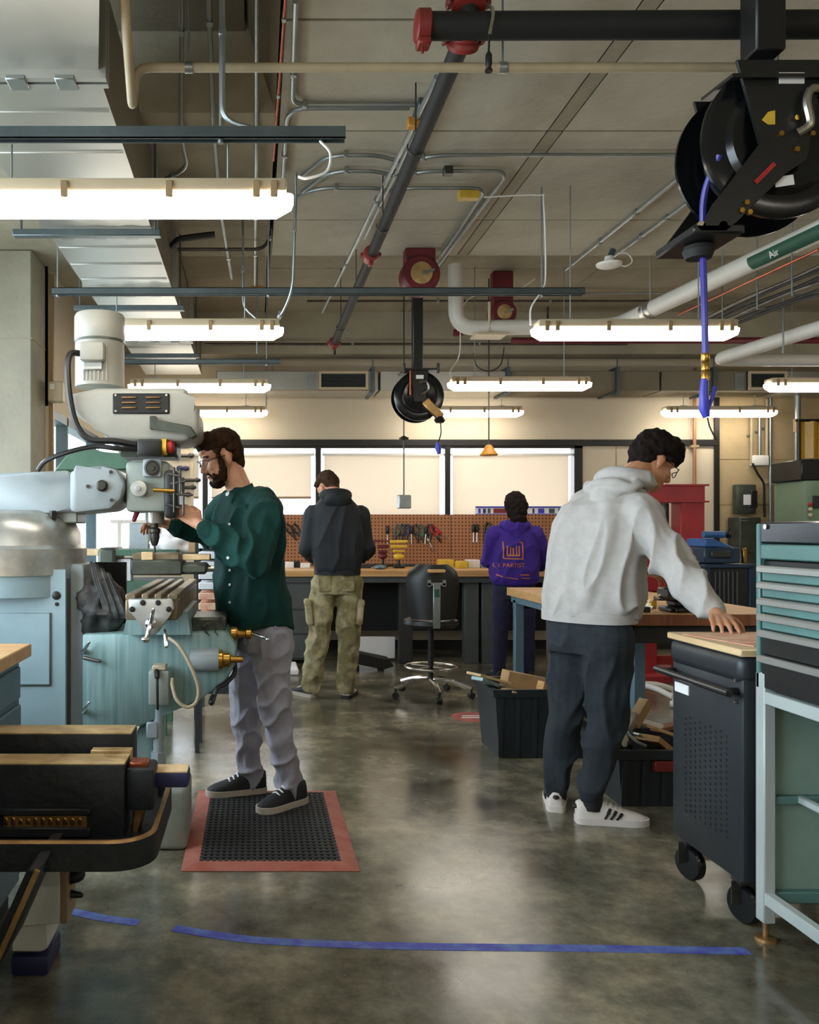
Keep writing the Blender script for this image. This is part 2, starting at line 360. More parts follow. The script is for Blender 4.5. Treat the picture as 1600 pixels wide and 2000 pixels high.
# left wall: a run of tall windows; a concrete column with bronze trim stands in front of it
wl = struct(G().bb(-1.8, -1.6, 6.6, WB+.2, 2.27, 3.95).bb(-1.8, -1.6, 6.6, WB+.2, 0, .75).bb(-3.0, -2.8, -4.2, 6.7, 3.05, 3.95).bb(-3.0, -2.8, -4.2, 6.7, 0, .75).bb(-3.0, -2.8, -4.2, -1.4, .75, 3.05).bb(-3.0, -1.6, 6.6, 6.7, 0, 3.95).obj('wall_left', 'cream_wall'))
w2 = struct(G().bb(-1.72, -1.6, 6.7, WB, 2.20, 2.27).bb(-1.72, -1.6, 6.7, WB, .75, .80).bb(-1.72, -1.6, 6.7, WB, 1.52, 1.56).obj('window_2', 'blue_steel'))
for y in (7.3, 8.6): G().bb(-1.70, -1.60, y-.02, y+.02, .75, 2.27).obj('mullion', 'blue_steel', w2)
G().bb(-1.68, -1.674, 6.7, WB, .75, 2.27).obj('pane', 'pane_glass', w2)
w3 = struct(G().bb(-2.95, -2.8, -1.4, 6.6, 3.0, 3.05).bb(-2.95, -2.8, -1.4, 6.6, .75, .8).obj('window_3', 'dark_frame'))
for y in (-1.4, .2, 1.8, 3.4, 5.0, 6.55): G().bb(-2.95, -2.8, y-.03, y+.03, .75, 3.05).obj('mullion', 'dark_frame', w3)
colm = struct(G().bb(-2.3, -1.62, 6.2, 6.6, 0, 3.35, .012).obj('concrete_column', 'concrete_column'))
G().bb(-2.31, -1.615, 6.195, 6.61, 2.70, 2.706).obj('pour_joint', 'concrete_dark', colm)
for i, (a, b_, mt) in enumerate(((66, 84, 'tan_trim'), (86, 91, 'dark_frame'), (92, 106, 'tan_trim'))):
    x0 = (a-CX)*6.66/F; x1 = (b_-CX)*6.66/F
    struct(G().bb(x0, x1, 6.62, 6.66, 0, 3.3).obj('trim_%d' % (i+1), mt))
struct(G().bb(9.2, 9.4, -4.2, 9.9, 0, 3.95).obj('wall_right', 'cream_wall'))
struct(G().bb(-2.8, 9.2, -4.4, -4.2, 0, 3.95).obj('wall_front', 'cream_wall'))
struct(G().bb(-1.6, 5.1, WB-.015, WB, 0, .1).obj('baseboard_back', 'dark_frame'))
og = struct(G().bb(-60, 60, 10.2, 90, -.4, -.2).bb(-60, -3.4, -40, 10.2, -.4, -.2).obj('ground', 'outdoor_ground'))
# ------------------------------------------------------------------ lamps
def make_lamp(name, label, loc, hang):
    t = thing(name, label, 'lamp', (0, 0, 0), 'vapour-tight strip lights under the ceiling')
    h = G()
    h.bb(-.585, .585, -.066, .066, .052, .10, .012, 2).obj('housing', 'fixture', t)
    rings = []
    for x, k in ((-.61, .35), (-.603, .6), (-.55, 1), (.55, 1), (.603, .6), (.61, .35)):
        zt = .052; zb = zt-.062*k; wy = .064
        rings.append([(x, -wy*k, zt), (x, -wy*k*.96, zt-.03*k), (x, -wy*.55*k, zb), (x, wy*.55*k, zb), (x, wy*k*.96, zt-.03*k), (x, wy*k, zt)])
    G().loft(rings).obj('lens', 'lamp_lens', t)
    for x in (-.54, -.48, -.18, .18, .48, .54):
        for y in (-.071, .071): G().bb(x-.013, x+.013, y-.005, y+.005, .028, .085, .003).obj('clip', 'tan_trim', t)
    for x in (-.38, .38):
        G().bb(x-.03, x+.03, -.02, .02, .10, .112).tube([(x, 0, .11), (x, 0, .11+hang)], .004, 6).obj('hanger', 'galv_small', t)
    t.location = loc; return t
rows = {'left': (-.475, [(3.0, 2.42), (5.06, 2.45), (7.3, 2.50), (9.1, 2.53)]), 'middle': (2.25, [(5.06, 2.447), (7.26, 2.51), (9.1, 2.53)]), 'right': (4.95, [(7.26, 2.50), (9.1, 2.53)])}
lab = {('left', 0): 'bright strip light nearest the camera, under the steel channel at the upper left', ('left', 1): 'strip light in the left row just behind the milling machine motor',
 ('left', 2): 'third strip light of the left row, above the bearded man', ('left', 3): 'farthest strip light of the left row, close to the back wall',
 ('middle', 0): 'large strip light hanging behind the blue air hose, right of the white pipe elbow', ('middle', 1): 'strip light right of the black hose reel on its post',
 ('middle', 2): 'short looking far strip light half hidden behind the hose reel on its post', ('right', 0): 'strip light cut off by the right picture edge under the white pipes', ('right', 1): 'far strip light crossed by the blue air nozzle'}
for key, (x, pts) in rows.items():
    for i, (y, z) in enumerate(pts):
        make_lamp('strip_light', lab[key, i], (x if (key, i) != ('left', 1) else -.44, y, z), .13 if key == 'left' and i < 3 else .12 if y > 9 else (3.35 if y < 6.3 else 3.55)-z-.11)
for x in (-.475, 2.25, 4.95):                        # unseen lamps added behind the camera to light the room
    for y in (.8, -1.6): make_lamp('strip_light', 'unseen strip light added behind the camera in line with the rows', (x, y, 2.42), .80 if x > 0 else 1.2)
for y in (3.0, 5.06): make_lamp('strip_light', 'unseen strip light added to the right row beyond the right picture edge', (4.95, y, 2.42), .80)  # two more unseen lamps, added out of view for their light
# ------------------------------------------------------------------ ventilation duct on the left
t = thing('air_duct', 'large galvanized steel air duct running along the ceiling at upper left', 'duct', (-.87, 5, 2.85))
zb, zt = 2.90, 3.30
def ductsec(y0, y1, xl0, xr0, xl1, xr1, zb0=zb, zb1=zb):
    g = G().loft([[(xl0, y0, zb0), (xr0, y0, zb0), (xr0, y0, zt), (xl0, y0, zt)], [(xl1, y1, zb1), (xr1, y1, zb1), (xr1, y1, zt), (xl1, y1, zt)]])
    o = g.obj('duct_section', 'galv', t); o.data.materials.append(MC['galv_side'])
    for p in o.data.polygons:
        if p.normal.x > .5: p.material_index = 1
    return o
L_, R_ = -1.11, -.547
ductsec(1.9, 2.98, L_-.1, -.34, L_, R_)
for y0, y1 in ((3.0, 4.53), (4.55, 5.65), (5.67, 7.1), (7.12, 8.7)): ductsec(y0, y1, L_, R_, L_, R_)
for y in (2.99, 4.54, 5.66, 7.11):
    f = G().bb(L_-.03, R_+.03, y-.035, y-.008, zb-.03, zt).bb(L_-.03, R_+.03, y+.008, y+.035, zb-.03, zt).obj('flange', 'galv', t)
    for x in (-1.0, -.83, -.66): G().bb(x-.035, x+.035, y-.04, y+.04, zb-.036, zb-.02, .003).obj('flange_clip', 'galv_small', f)
for y in (3.25, 3.6, 3.95, 4.25, 4.8, 5.1, 5.4):
    G().bb(L_+.01, R_-.01, y-.006, y+.006, zb-.006, zb+.01, .002).obj('bead', 'galv', t)
for y in (4.42, 5.9, 7.5):
    G().bb(L_-.14, R_+.06, y-.025, y+.025, zb-.075, zb-.04, .004).cyl((L_-.1, y, zb-.06), (L_-.1, y, 3.36), .006).cyl((R_+.03, y, zb-.06), (R_+.03, y, 3.36), .006).obj('hanger_bar', 'strut', t)
# duct along the back wall with two grilles
t = thing('wall_duct', 'galvanized duct running along the back wall above the windows', 'duct', (2.5, 9.0, 2.75))
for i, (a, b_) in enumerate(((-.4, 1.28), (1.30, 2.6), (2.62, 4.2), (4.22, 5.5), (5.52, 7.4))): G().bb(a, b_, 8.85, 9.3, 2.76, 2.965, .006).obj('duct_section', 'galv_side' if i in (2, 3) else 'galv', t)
for x in (1.22, 2.62, 3.75, 4.75): G().bb(x-.018, x+.018, 8.8, 9.3, 2.74, 3.0).cyl((x, 8.83, 2.95), (x, 8.83, 3.2), .006).bar((x-.05, 8.7, 2.70), (x, 8.95, 2.745), .035, .03).obj('hanger_bracket', 'strut', t)
for x0, x1 in ((.66, 1.17), (5.1, 5.5)):
    v = G().bb(x0, x1, 8.83, 8.85, 2.765, 2.955).obj('grille_backing', 'black_matte', t)
    G().bb(x0, x1, 8.81, 8.85, 2.765, 2.79).bb(x0, x1, 8.81, 8.85, 2.93, 2.955).bb(x0, x0+.025, 8.81, 8.85, 2.79, 2.93).bb(x1-.025, x1, 8.81, 8.85, 2.79, 2.93).obj('grille_frame', 'fixture', v)
    for k in range(9): G().box(((x0+x1)/2, 8.825, 2.80+k*.0155), (x1-x0-.05, .012, .003), 0, Matrix.Rotation(.5, 3, 'X')).obj('grille_slat', 'strut', v)
    G().bb(x0-.13, x0-.03, 8.835, 8.85, 2.77, 2.94).bb(x0-.10, x0-.06, 8.82, 8.84, 2.81, 2.90).obj('damper_box', 'galv_small', t)
# wall louvre panels high on the wall to the right
# ------------------------------------------------------------------ steel channels that carry the lamps
def channel(name, label, x0, x1, y, z, drops):
    t = thing(name, label, 'steel channel', ((x0+x1)/2, y, z), 'steel channels hung below the ceiling')
    G().bb(x0, x1, y-.021, y-.017, z, z+.041).bb(x0, x1, y+.017, y+.021, z, z+.041).bb(x0, x1, y-.021, y+.021, z+.037, z+.041).bb(x0, x1, y-.021, y-.01, z, z+.004).obj('channel', 'strut', t)
    for x in drops: G().cyl((x, y, z), (x, y, 3.34 if y < 6.3 else 3.54), .005, n=8).cyl((x, y, z-.01), (x, y, z), .011, n=6).obj('threaded_rod', 'galv_small', t)
channel('steel_channel', 'long dark steel channel above the nearest strip light', -1.4, .315, 2.98, 2.665, (-.12, -1.3))
channel('steel_channel', 'thin steel channel crossing under the duct above the second strip light', -1.2, 1.95, 5.06, 2.70, (-1.17, .08, 1.7))
channel('steel_channel', 'short steel channel above the third strip light, over the bearded man', -1.2, .22, 7.3, 2.73, (-1.17, .1))
# ------------------------------------------------------------------ fire main and branch line
t = thing('sprinkler_main', 'thick black pipe with red end cap crossing the top right', 'pipe', (2.3, 2.8, 2.98))
G().cyl((.60, 2.98, 3.064), (3.3, 2.98, 3.075), .046, n=20).obj('pipe', 'black_pipe', t)
G().lathe([(.02, 0), (.05, .004), (.056, .01), (.056, .05), (.048, .055)], (.557, 2.98, 3.064), (1, 0, 0)).bb(.565, .612, 2.95, 3.01, 2.99, 3.015, .005).cyl((.585, 2.98, 3.015), (.585, 2.98, 2.97), .005, n=8).obj('end_cap', 'red', t)
for z, q, ax_ in ((3.145, 2.98, (0, .3, 1)), (3.055, 3.04, (0, .8, -.55))):
    c = G().lathe([(.047, -.032), (.058, -.028), (.06, -.012), (.052, 0), (.06, .012), (.058, .028), (.047, .032)], (.745, q, z), ax_, 26).box((.679, q, z), (.022, .04, .03), .006).box((.811, q, z), (.022, .04, .03), .006).obj('coupling', 'red', t)
    for x in (.679, .811): G().cyl((x, q-.035, z), (x, q+.035, z), .007, n=6).obj('bolt', 'steel', c)
G().cyl((.745, 2.98, 3.08), (.745, 2.98, 3.35), .036).obj('riser', 'black_pipe', t)
G().tube(curve([(.80, 2.96, 3.13), (.815, 2.92, 3.08), (.803, 2.92, 3.0)]), .006, 6).obj('strap', 'steel', t)
G().cyl((.803, 2.92, 3.02), (.80, 2.92, 2.94), .004, n=6).lathe([(.006, 0), (.011, .01), (.012, .04), (.008, .055), (.013, .06), (.013, .068)], (.80, 2.92, 2.94), (0, 0, -1), 10).obj('sprinkler_head', 'black', t)
t = thing('sprinkler_branch', 'dark sprinkler pipe running along the ceiling away from the red couplings', 'pipe', (.73, 5.4, 3.05))
G().tube([(.742, 3.0, 3.055), (.742, 3.15, 3.056), (.745, 8.0, 3.06)], .034, 14).obj('pipe', 'black_pipe', t)
for y in (5.42, 7.95): G().lathe([(.034, -.05), (.05, -.045), (.052, 0), (.05, .045), (.034, .05)], (.735, y, 3.055), (0, 1, 0)).box((.735, y, 3.0), (.03, .05, .03), .006).bb(.67, .80, y-.02, y+.02, 3.045, 3.065).obj('coupling', 'red', t)
for y in (3.9, 4.9, 6.2, 7.3): G().tube([(.735+.038*cos(radians(q)), y, 3.055+.038*sin(radians(q))) for q in range(-200, 21, 20)], .004, 6).cyl((.735, y, 3.09), (.735, y, 3.35 if y < 6.3 else 3.55), .004, n=6).obj('hanger', 'steel_dark', t)
G().cyl((.745, 7.97, 3.06), (.745, 7.97, 2.95), .012).obj('drop', 'steel_dark', t)
# tan pipe
t = thing('tan_pipe', 'cream pipe crossing the ceiling from the duct to the hose reel', 'pipe', (.6, 3.1, 2.98))
G().tube(bend([(-.395, 2.5, 3.03), (-.445, 3.1, 2.83), (-.43, 3.1, 2.985), (-.3, 3.1, 2.985), (2.4, 3.1, 2.985)], .05), .0165, 12).obj('pipe', 'tan_pipe', t)
for x in (-.24, .9, 1.9): G().cyl((x-.014, 3.1, 2.985), (x+.014, 3.1, 2.985), .02).cyl((x, 3.1, 2.985), (x, 3.1, 3.36 if x > 0 else 3.76), .004, n=6).obj('pipe_clamp', 'galv_small', t)
# ------------------------------------------------------------------ conduits on the ceiling
zc = 3.325
def onceil(px, py, z=zc): Y = (z-EYE)*F/(CY-py); return W(px, py, Y)
def conduit(label, pts, r=.0115, mt='galv_small', name='conduit', bends=.12, straps=2, z=zc, extra=None):
    P = [onceil(*p, z) if len(p) == 2 else V(p) for p in pts]
    c = sum(P, V((0, 0, 0)))/len(P); t = thing(name, label, 'conduit' if name == 'conduit' else name.replace('_', ' '), tuple(c))
    G().tube(bend(P, bends), r, 8).obj('tube', mt, t)
    L = [(P[i], P[i+1]) for i in range(len(P)-1)]
    for k in range(straps):
        a, b_ = L[(k*2+1) % len(L)] if len(L) > 1 else L[0]; q = a.lerp(b_, .35+.3*k); d = (b_-a).normalized()
        G().bar(q-d*.012, q+d*.012, r*2.6, r*2.6, .002).bb(q.x-.008, q.x+.008, q.y-.008, q.y+.008, q.z, q.z+.03).obj('strap', 'galv_small', t)
    if extra: extra(t)
    return t
def box_at(px, py, mt, sx=.06, sy=.1, z=3.31):
    def f(t):
        p = onceil(px, py, z); o = G().box(p, (sx, sy, .045), .004).obj('junction_box', mt, t)
    return f
conduit('conduit with a wide bend ending in a grey box beside the sprinkler pipe', [(578, 2), (571, 205), (640, 205), (812, 205)], extra=box_at(822, 215, 'strut', .05, .16))
conduit('conduit curving down beside the copper tube, just under the boxed conduit', [(800, 211), (562, 211), (553, 345)])
conduit('conduit that kinks over the sprinkler pipe and runs straight right', [(585, 348), (640, 303), (740, 303), (785, 318), (850, 303), (1345, 303)])
conduit('conduit with a rounded corner at right, turning away down the ceiling', [(590, 375), (645, 334), (735, 334), (775, 346), (830, 334), (995, 334), (855, 520)], extra=box_at(875, 334, 'steel_dark', .05, .05))
conduit('conduit with a yellow tagged box, lowest of the three kinked runs', [(520, 418), (615, 367), (735, 367), (765, 374), (800, 367), (950, 367), (862, 498)], extra=box_at(915, 382, 'yellow', .12, .06, 3.27))
conduit('pale conduit hugging the left side of the sprinkler pipe', [(853, 150), (630, 610)], r=.012, z=3.29)
conduit('second pale conduit close beside the sprinkler pipe with a yellow tag', [(816, 250), (712, 465)], r=.009, z=3.29, extra=box_at(808, 241, 'orange', .06, .05, 3.28))
conduit('leftmost bent conduit hanging in the dark ceiling recess', [(-.29, 2.6, 3.62), (-.30, 3.5, 3.62), (-.37, 4.25, 3.28), (-.36, 4.6, 3.26), (-.50, 4.75, 3.26)], bends=.1)
conduit('second conduit in the dark ceiling recess, with a coupling', [(-.18, 2.6, 3.60), (-.19, 3.4, 3.6), (-.205, 4.2, 3.30), (-.21, 5.2, 3.26), (-.18, 6.6, 3.26)], bends=.1)
conduit('straight bright conduit dropping from the recess to the steel channel', [(-.113, 2.75, 3.55), (-.113, 2.97, 3.2), (-.113, 2.97, 2.73), (0, 2.97, 2.70)], r=.010)
conduit('conduit along the edge of the recess, with a yellow band', [(.008, 2.6, 3.5), (.008, 4.6, 3.3), (.0, 7.0, 3.3)], r=.011)
conduit('thin copper tube running down the recess edge', [(.122, 2.7, 3.33), (.10, 4.6, 3.3)], r=.007, mt='copper', name='copper_tube')
conduit('left one of two slanting conduits under the big hose reel', [(1345, 333), (1105, 527)])
conduit('right one of two slanting conduits, ending at the round detector', [(1370, 378), (1200, 500)])
conduit('long thin conduit crossing the whole ceiling behind the red reel', [(355, 573, 3.2), (1330, 573, 3.2)] and [W(355, 575, 7.3), W(1330, 573, 7.3)], r=.009)
conduit('dark conduit running across just above the back beam', [W(400, 672, 8.6), W(1225, 672, 8.6)], r=.012, mt='steel_dark', name='pipe')
conduit('dark bracket pipe under the recess at left', [W(345, 487, 5.9), W(525, 487, 5.9), W(527, 425, 5.9)], r=.012, mt='steel_dark', name='pipe')
conduit('conduit dropping straight past the yellow tag to the second strip light', [V((.23, 4.85, 3.34)), W(578, 390, 4.9), W(572, 560, 4.95), W(558, 600, 5.0), W(540, 628, 5.05)], r=.008)
conduit('conduit that drops behind the second strip light from the recess', [V((-.08, 5.6, 3.34)), W(475, 490, 5.6), W(475, 600, 5.6), W(500, 622, 5.6)], r=.008)
for i, (x, y0, y1, Y) in enumerate(((502, 470, 690, 7.0), (520, 660, 800, 9.1), (532, 660, 770, 9.1))):
    conduit(['thin vertical conduit with yellow tag at the left lamps', 'left one of two thin drop rods over the far left strip light', 'right one of two thin drop rods over the far left strip light'][i], [W(x, y0, Y), W(x, y1, Y)], r=.007, straps=1, extra=(lambda t: G().box(W(502, 565, 7.0), (.1, .04, .05), .004).obj('tag_box', 'orange', t)) if i == 0 else None)
# cables
def cable(label, pts, r, mt, name='cable', cat='cable'):
    P = curve(pts, 8); return tag(G().tube(P, r, 6).obj(name, mt), label, cat)
cable('white cord looping from the steel channel to the nearest strip light', [W(625, 275, 2.99), W(645, 300, 2.98), W(638, 335, 2.98), W(600, 348, 2.98), W(583, 345, 2.99)], .005, 'white')
cable('white cord dropping from the ceiling to the strip light right of the white elbow', [W(945, 385, 5.0), W(1050, 381, 5.0), W(1062, 395, 5.0), W(1066, 530, 5.05), W(1060, 565, 5.05), W(1038, 600, 5.05), W(1036, 635, 5.05)], .005, 'white')
cable('white cord hanging from the ceiling to the strip light beside the post reel', [W(1045, 545, 7.2), W(1000, 572, 7.2), W(935, 575, 7.2), W(902, 605, 7.2), W(898, 690, 7.2), W(880, 725, 7.2), W(882, 738, 7.2)], .005, 'white')
cable('black cord drooping in a loop under the white pipe elbow', [W(925, 690, 7.2), W(932, 715, 7.2), W(955, 725, 7.2), W(978, 712, 7.2), W(985, 678, 7.2)], .005, 'black')
cable('short white cord loop at the round ceiling detector', [W(1205, 495, 6.1), W(1225, 495, 6.1), W(1235, 510, 6.1), W(1222, 520, 6.1), W(1205, 515, 6.1)], .005, 'white')
cable('dark flexible hose bulging below the ceiling by the duct', [W(335, 480, 5.5), W(350, 468, 5.4), W(385, 462, 5.4), W(420, 458, 5.4)], .02, 'black_matte', 'flexible_hose', 'hose')
t = thing('ceiling_detector', 'round white detector hanging from the right slanting conduit', 'detector', tuple(W(1190, 520, 6.1)))
p = W(1190, 523, 6.1)
G().lathe([(.005, 0), (.06, .003), (.085, .014), (.09, .03), (.06, .034), (.035, .05), (.03, .08)], p, (0, 0, 1)).obj('dome', 'white', t)
G().cyl(p+V((0, 0, .06)), p+V((.03, 0, .13)), .022).obj('mount', 'strut', t)
# white insulated pipes
def bigpipe(label, P, r, extra=None):
    t = thing('white_pipe', label, 'pipe', tuple(P[len(P)//2]), 'white insulated pipes')
    G().tube(bend(P, .16, 7), r, 18).obj('pipe', 'white_pipe', t); return t
A = [V((1.66, 7.05, 3.5)), V((1.66, 7.05, 2.98)), V((2.98, 7.05, 3.0)), V((3.48, 3.0, 3.05))]
t = bigpipe('fat white pipe with an elbow beside the post reel and a green tag at right', A, .062)
d = (A[3]-A[2]).normalized(); s_ = d.cross(V((0, 0, 1))).normalized()
def pp(k): return A[2].lerp(A[3], k)
# green tag wrapped on the lower left side of the pipe
rg = []
for k in (.405, .62):
    c = pp(k); rg.append([c+(V((-1, 0, 0))*cos(a)+V((0, 0, -1))*sin(a))*q for q, seq in ((.0645, [radians(x) for x in range(-10, 80, 10)]), (.0615, [radians(x) for x in range(70, -20, -10)])) for a in seq])
gt = G().loft(rg).obj('green_tag', 'green_label', t)
nrm = (V((-1, 0, 0))*cos(.55)+V((0, 0, -1))*sin(.55)); yd = V((-1, 0, 0))*-sin(-.9)+V((0, 0, 1))*.6
me = text_mesh('Air', .062, pp(.46)+nrm*.066, d, nrm.cross(d), .002); link('lettering', me, 'white', gt)
G().prism([pp(.57)+nrm*.066+d*a+nrm.cross(d)*b_ for a, b_ in ((-.05, -.012), (0, -.012), (0, -.026), (.05, 0), (0, .026), (0, .012), (-.05, .012))], nrm*.002).obj('arrow', 'white', gt)
for k in (.12, .645, .9):
    c = pp(k); G().tube([c+(V((1, 0, 0))*cos(a)+V((0, 0, 1))*sin(a))*.069 for a in [radians(x) for x in range(-200, 21, 20)]], .009, 6).cyl(c+V((0, 0, .06)), V((c.x, c.y, 3.36 if c.y < 6.3 else 3.55)), .008, n=8).cyl(c-d*.06, c+d*.06, .065, n=18).obj('hanger', 'galv', t)
G().cyl(W(956, 655, 7.0), W(956, 590, 7.0), .012).bb(1.80, 2.06, 6.95, 7.15, 2.905, 2.925, .004).obj('support_bracket', 'fixture', t)
B_ = [V((6.6, 6.9, 2.685)), V((3.71, 6.9, 2.685)), V((3.93, 5.2, 2.69)), V((4.2, 3.4, 2.7))]
t = bigpipe('lower white pipe at the right edge with an elbow, under the tagged pipe', B_, .05)
G().cyl(W(1530, 570, 6.0), W(1530, 690, 6.0), .006, n=6).obj('hanger', 'galv_small', t)
conduit('thin copper tube running beside the tagged white pipe', [W(1600, 487, 4.6), W(1325, 615, 6.6)], r=.008, mt='copper', name='copper_tube', straps=0)
t = thing('cable_bundle', 'tangled dark cables on hangers at the right under the tagged pipe', 'cables', tuple(W(1480, 570, 5.6)))
for k in range(6):
    o = V((0, 0, -.02*k)); G().tube(curve([W(1620, 510+k*5, 4.8)+o, W(1540, 548+k*4, 5.3)+o+V((0, 0, .02*(k % 2))), W(1450, 585+k*3, 6.0)+o, W(1380, 620+k*2, 6.7)+o]), .011, 6).obj('cable', 'black_matte' if k % 3 else 'steel_dark', t)
for px, py, Y in ((1570, 545, 5.1), (1500, 575, 5.6), (1430, 605, 6.2)):
    p = W(px, py, Y); G().bb(p.x-.07, p.x+.07, p.y-.01, p.y+.01, p.z-.1, p.z-.09).cyl(p+V((-.07, 0, -.1)), V((p.x-.07, p.y, 3.36)), .005, n=6).obj('hanger', 'galv_small', t)
# rows of pipes and blocks seen in the far dark band under the ceiling
for i, (x0, x1, y, mt, r) in enumerate(((1000, 1300, 545, 'steel_dark', .014), (600, 1330, 588, 'steel_dark', .01), (820, 1040, 560, 'tan_pipe', .02), (1000, 1620, 665, 'dark_red', .03))):
    conduit(['dark pipe on the far ceiling behind the white cord', 'thin dark pipe crossing the far ceiling under the red reel', 'short cream pipe ending at the red reel', 'dark red pipe under the far beam at right'][i], [W(x0, y, 8.0), W(x1, y, 8.0)], r=r, mt=mt, name='pipe', straps=0 if i == 3 else 2)
for px in (895, 1070):
    t = thing('beam_clamp', 'red bracket clamp under the far ceiling, %s' % ('left of the white elbow' if px < 1000 else 'right of the pendant cord'), 'clamp', tuple(W(px, 640, 8.3)))
    p = W(px, 650, 8.3); G().box(p, (.09, .06, .07), .01).obj('jaw', 'dark_red', t); G().cyl(p, p+V((0, 0, .25)), .01).obj('rod', 'steel_dark', t)
# ------------------------------------------------------------------ hanging cords
def pendant(name, label, cat, px, y0, y1, Y, build):
    a, b_ = W(px, y0, Y), W(px, y1, Y); a.z = 3.55; t = thing(name, label, cat, tuple(b_)); G().cyl(b_, a, .006, n=6).obj('cord', 'black', t); build(t, b_); return t
def b1(t, p):
    G().box(p-V((0, 0, .055)), (.11, .08, .12), .006, Matrix.Rotation(.2, 3, 'Z')).obj('outlet_box', 'galv_small', t)
    G().lathe([(.008, 0), (.04, .005), (.045, .02), (.008, .04)], W(789, 860, 7.6), (0, 0, 1), 14).obj('disc', 'black', t)
pendant('pendant_outlet', 'grey outlet box hanging low on a long black cord before the window', 'outlet', 789, 575, 968, 7.6, b1)
def b2(t, p):
    G().lathe([(.075, -.10), (.08, -.09), (.05, -.05), (.03, -.01), (.008, 0)], p, (0, 0, 1), 16).obj('skirt', 'orange', t)
pendant('pendant_bell', 'small orange bell hanging on a cord at the window top', 'bell', 955, 660, 868, 7.6, b2)
# ------------------------------------------------------------------ hose reels
def reel(t, c, R, fd=.09, hose='blue_hose'):
    g = G()
    for s in (-1, 1):                       # two dished flanges
        o = c+V((0, s*fd, 0))
        f = G().lathe([(R*.18, .012), (R*.45, .012), (R*.62, .028), (R*.66, .028), (R*.72, .010), (R*.93, .010), (R, .0), (R, -.012), (R*.9, -.004), (R*.3, -.004)], o, (0, s, 0), 48).obj('flange', 'black_gloss', t)
    G().cyl(c-V((0, fd, 0)), c+V((0, fd, 0)), R*.5, n=24).obj('drum', 'black', t)
    hz = G()
    for k in range(5):
        hz.tube([c+V((cos(a)*(R*.60+.0), -fd*.7+k*fd*.35, sin(a)*R*.60)) for a in [2*pi*i/28 for i in range(28)]], fd*.16, 6, closed=True)
    hz.obj('hose_winding', 'black_matte', t)
c = W(1490, 299, 2.86); R = .252
t = thing('hose_reel', 'large black hose reel hanging from a black post at the upper right', 'hose reel', tuple(c+V((0, 0, .4))))
reel(t, c, R)
G().bb(c.x-.05, c.x+.05, c.y-.05, c.y+.05, c.z+.32, 3.34, .006).obj('post', 'black', t)
G().prism([(c.x-.19, c.y-.16, c.z+.17), (c.x+.32, c.y-.16, c.z+.17), (c.x+.44, c.y+.30, c.z+.325), (c.x-.05, c.y+.30, c.z+.325)], (0, 0, .012)).obj('mounting_plate', 'black', t)
for x, y, z in ((-.10, -.08, .185), (.0, .15, .255), (.25, -.08, .185), (.3, .15, .255)): G().tube([(c.x+x-.03, c.y+y, c.z+z+.05), (c.x+x-.03, c.y+y, c.z+z-.02), (c.x+x+.03, c.y+y, c.z+z-.02), (c.x+x+.03, c.y+y, c.z+z+.05)], .006, 6).obj('bolt', 'chrome', t)
yf = c.y-.135
G().prism([((c.x-.035)-.13, yf, c.z+.24), ((c.x-.035)+.15, yf, c.z+.24), ((c.x-.035)+.10, yf, c.z-.08), ((c.x-.035)+.03, yf, c.z-.12), ((c.x-.035)-.16, yf, c.z-.31), ((c.x-.035)-.25, yf, c.z-.31), ((c.x-.035)-.20, yf, c.z-.22), ((c.x-.035)-.05, yf, c.z-.03)], (0, .012, 0), .003).obj('front_arm', 'black', t)
G().prism([((c.x-.035)-.13, c.y+.13, c.z+.24), ((c.x-.035)+.15, c.y+.13, c.z+.24), ((c.x-.035)+.10, c.y+.13, c.z-.08), ((c.x-.035)-.16, c.y+.13, c.z-.31), ((c.x-.035)-.26, c.y+.13, c.z-.31), ((c.x-.035)-.05, c.y+.13, c.z-.03)], (0, .012, 0), .003).obj('rear_arm', 'black', t)
gd = G().bb((c.x-.035)-.265, (c.x-.035)-.10, yf, c.y+.13, c.z-.315, c.z-.285, .006).obj('guide_plate', 'black', t)
for x in (-.24, -.17): G().cyl(((c.x-.035)+x, yf, c.z-.29), ((c.x-.035)+x, c.y+.12, c.z-.29), .014).obj('guide_roller', 'steel', gd)
G().lathe([(.02, 0), (.045, .01), (.05, .025), (.04, .05)], ((c.x-.035)-.19, c.y-.02, c.z-.31), (0, 0, -1)).obj('hose_stop', 'black_matte', gd)
yl = yf-.002
G().bb((c.x-.035)+.005, (c.x-.035)+.085, yl-.003, yl, c.z+.16, c.z+.195).obj('maker_label', 'white', t)
G().box(((c.x-.035)+.03, c.y-.125, c.z-.145), (.06, .003, .032), 0, Matrix.Rotation(-.15, 3, 'Y')).obj('spec_label', 'paper', t)
G().bar(((c.x-.035)-.07, yl-.002, c.z-.155), ((c.x-.035)-.01, yl-.002, c.z-.095), .004, .014).obj('red_sticker', 'tool_red', t)
G().prism([((c.x-.035)-.05, yl, c.z+.045), ((c.x-.035)-.03, yl, c.z+.03), ((c.x-.035)-.008, yl, c.z+.03), ((c.x-.035)-.008, yl, c.z+.075), ((c.x-.035)-.03, yl, c.z+.07)], (0, -.002, 0)).obj('caution_sticker', 'yellow', t)
for x, z in ((0.06, .05), (.06, -.05), (.01, 0), (.11, 0), (-.10, -.22), (-.115, -.245), (-.09, -.25)): G().cyl(((c.x-.035)+x, yl-.008, c.z+z), ((c.x-.035)+x, yl+.004, c.z+z), .009, n=6).obj('bolt_head', 'brass', t)
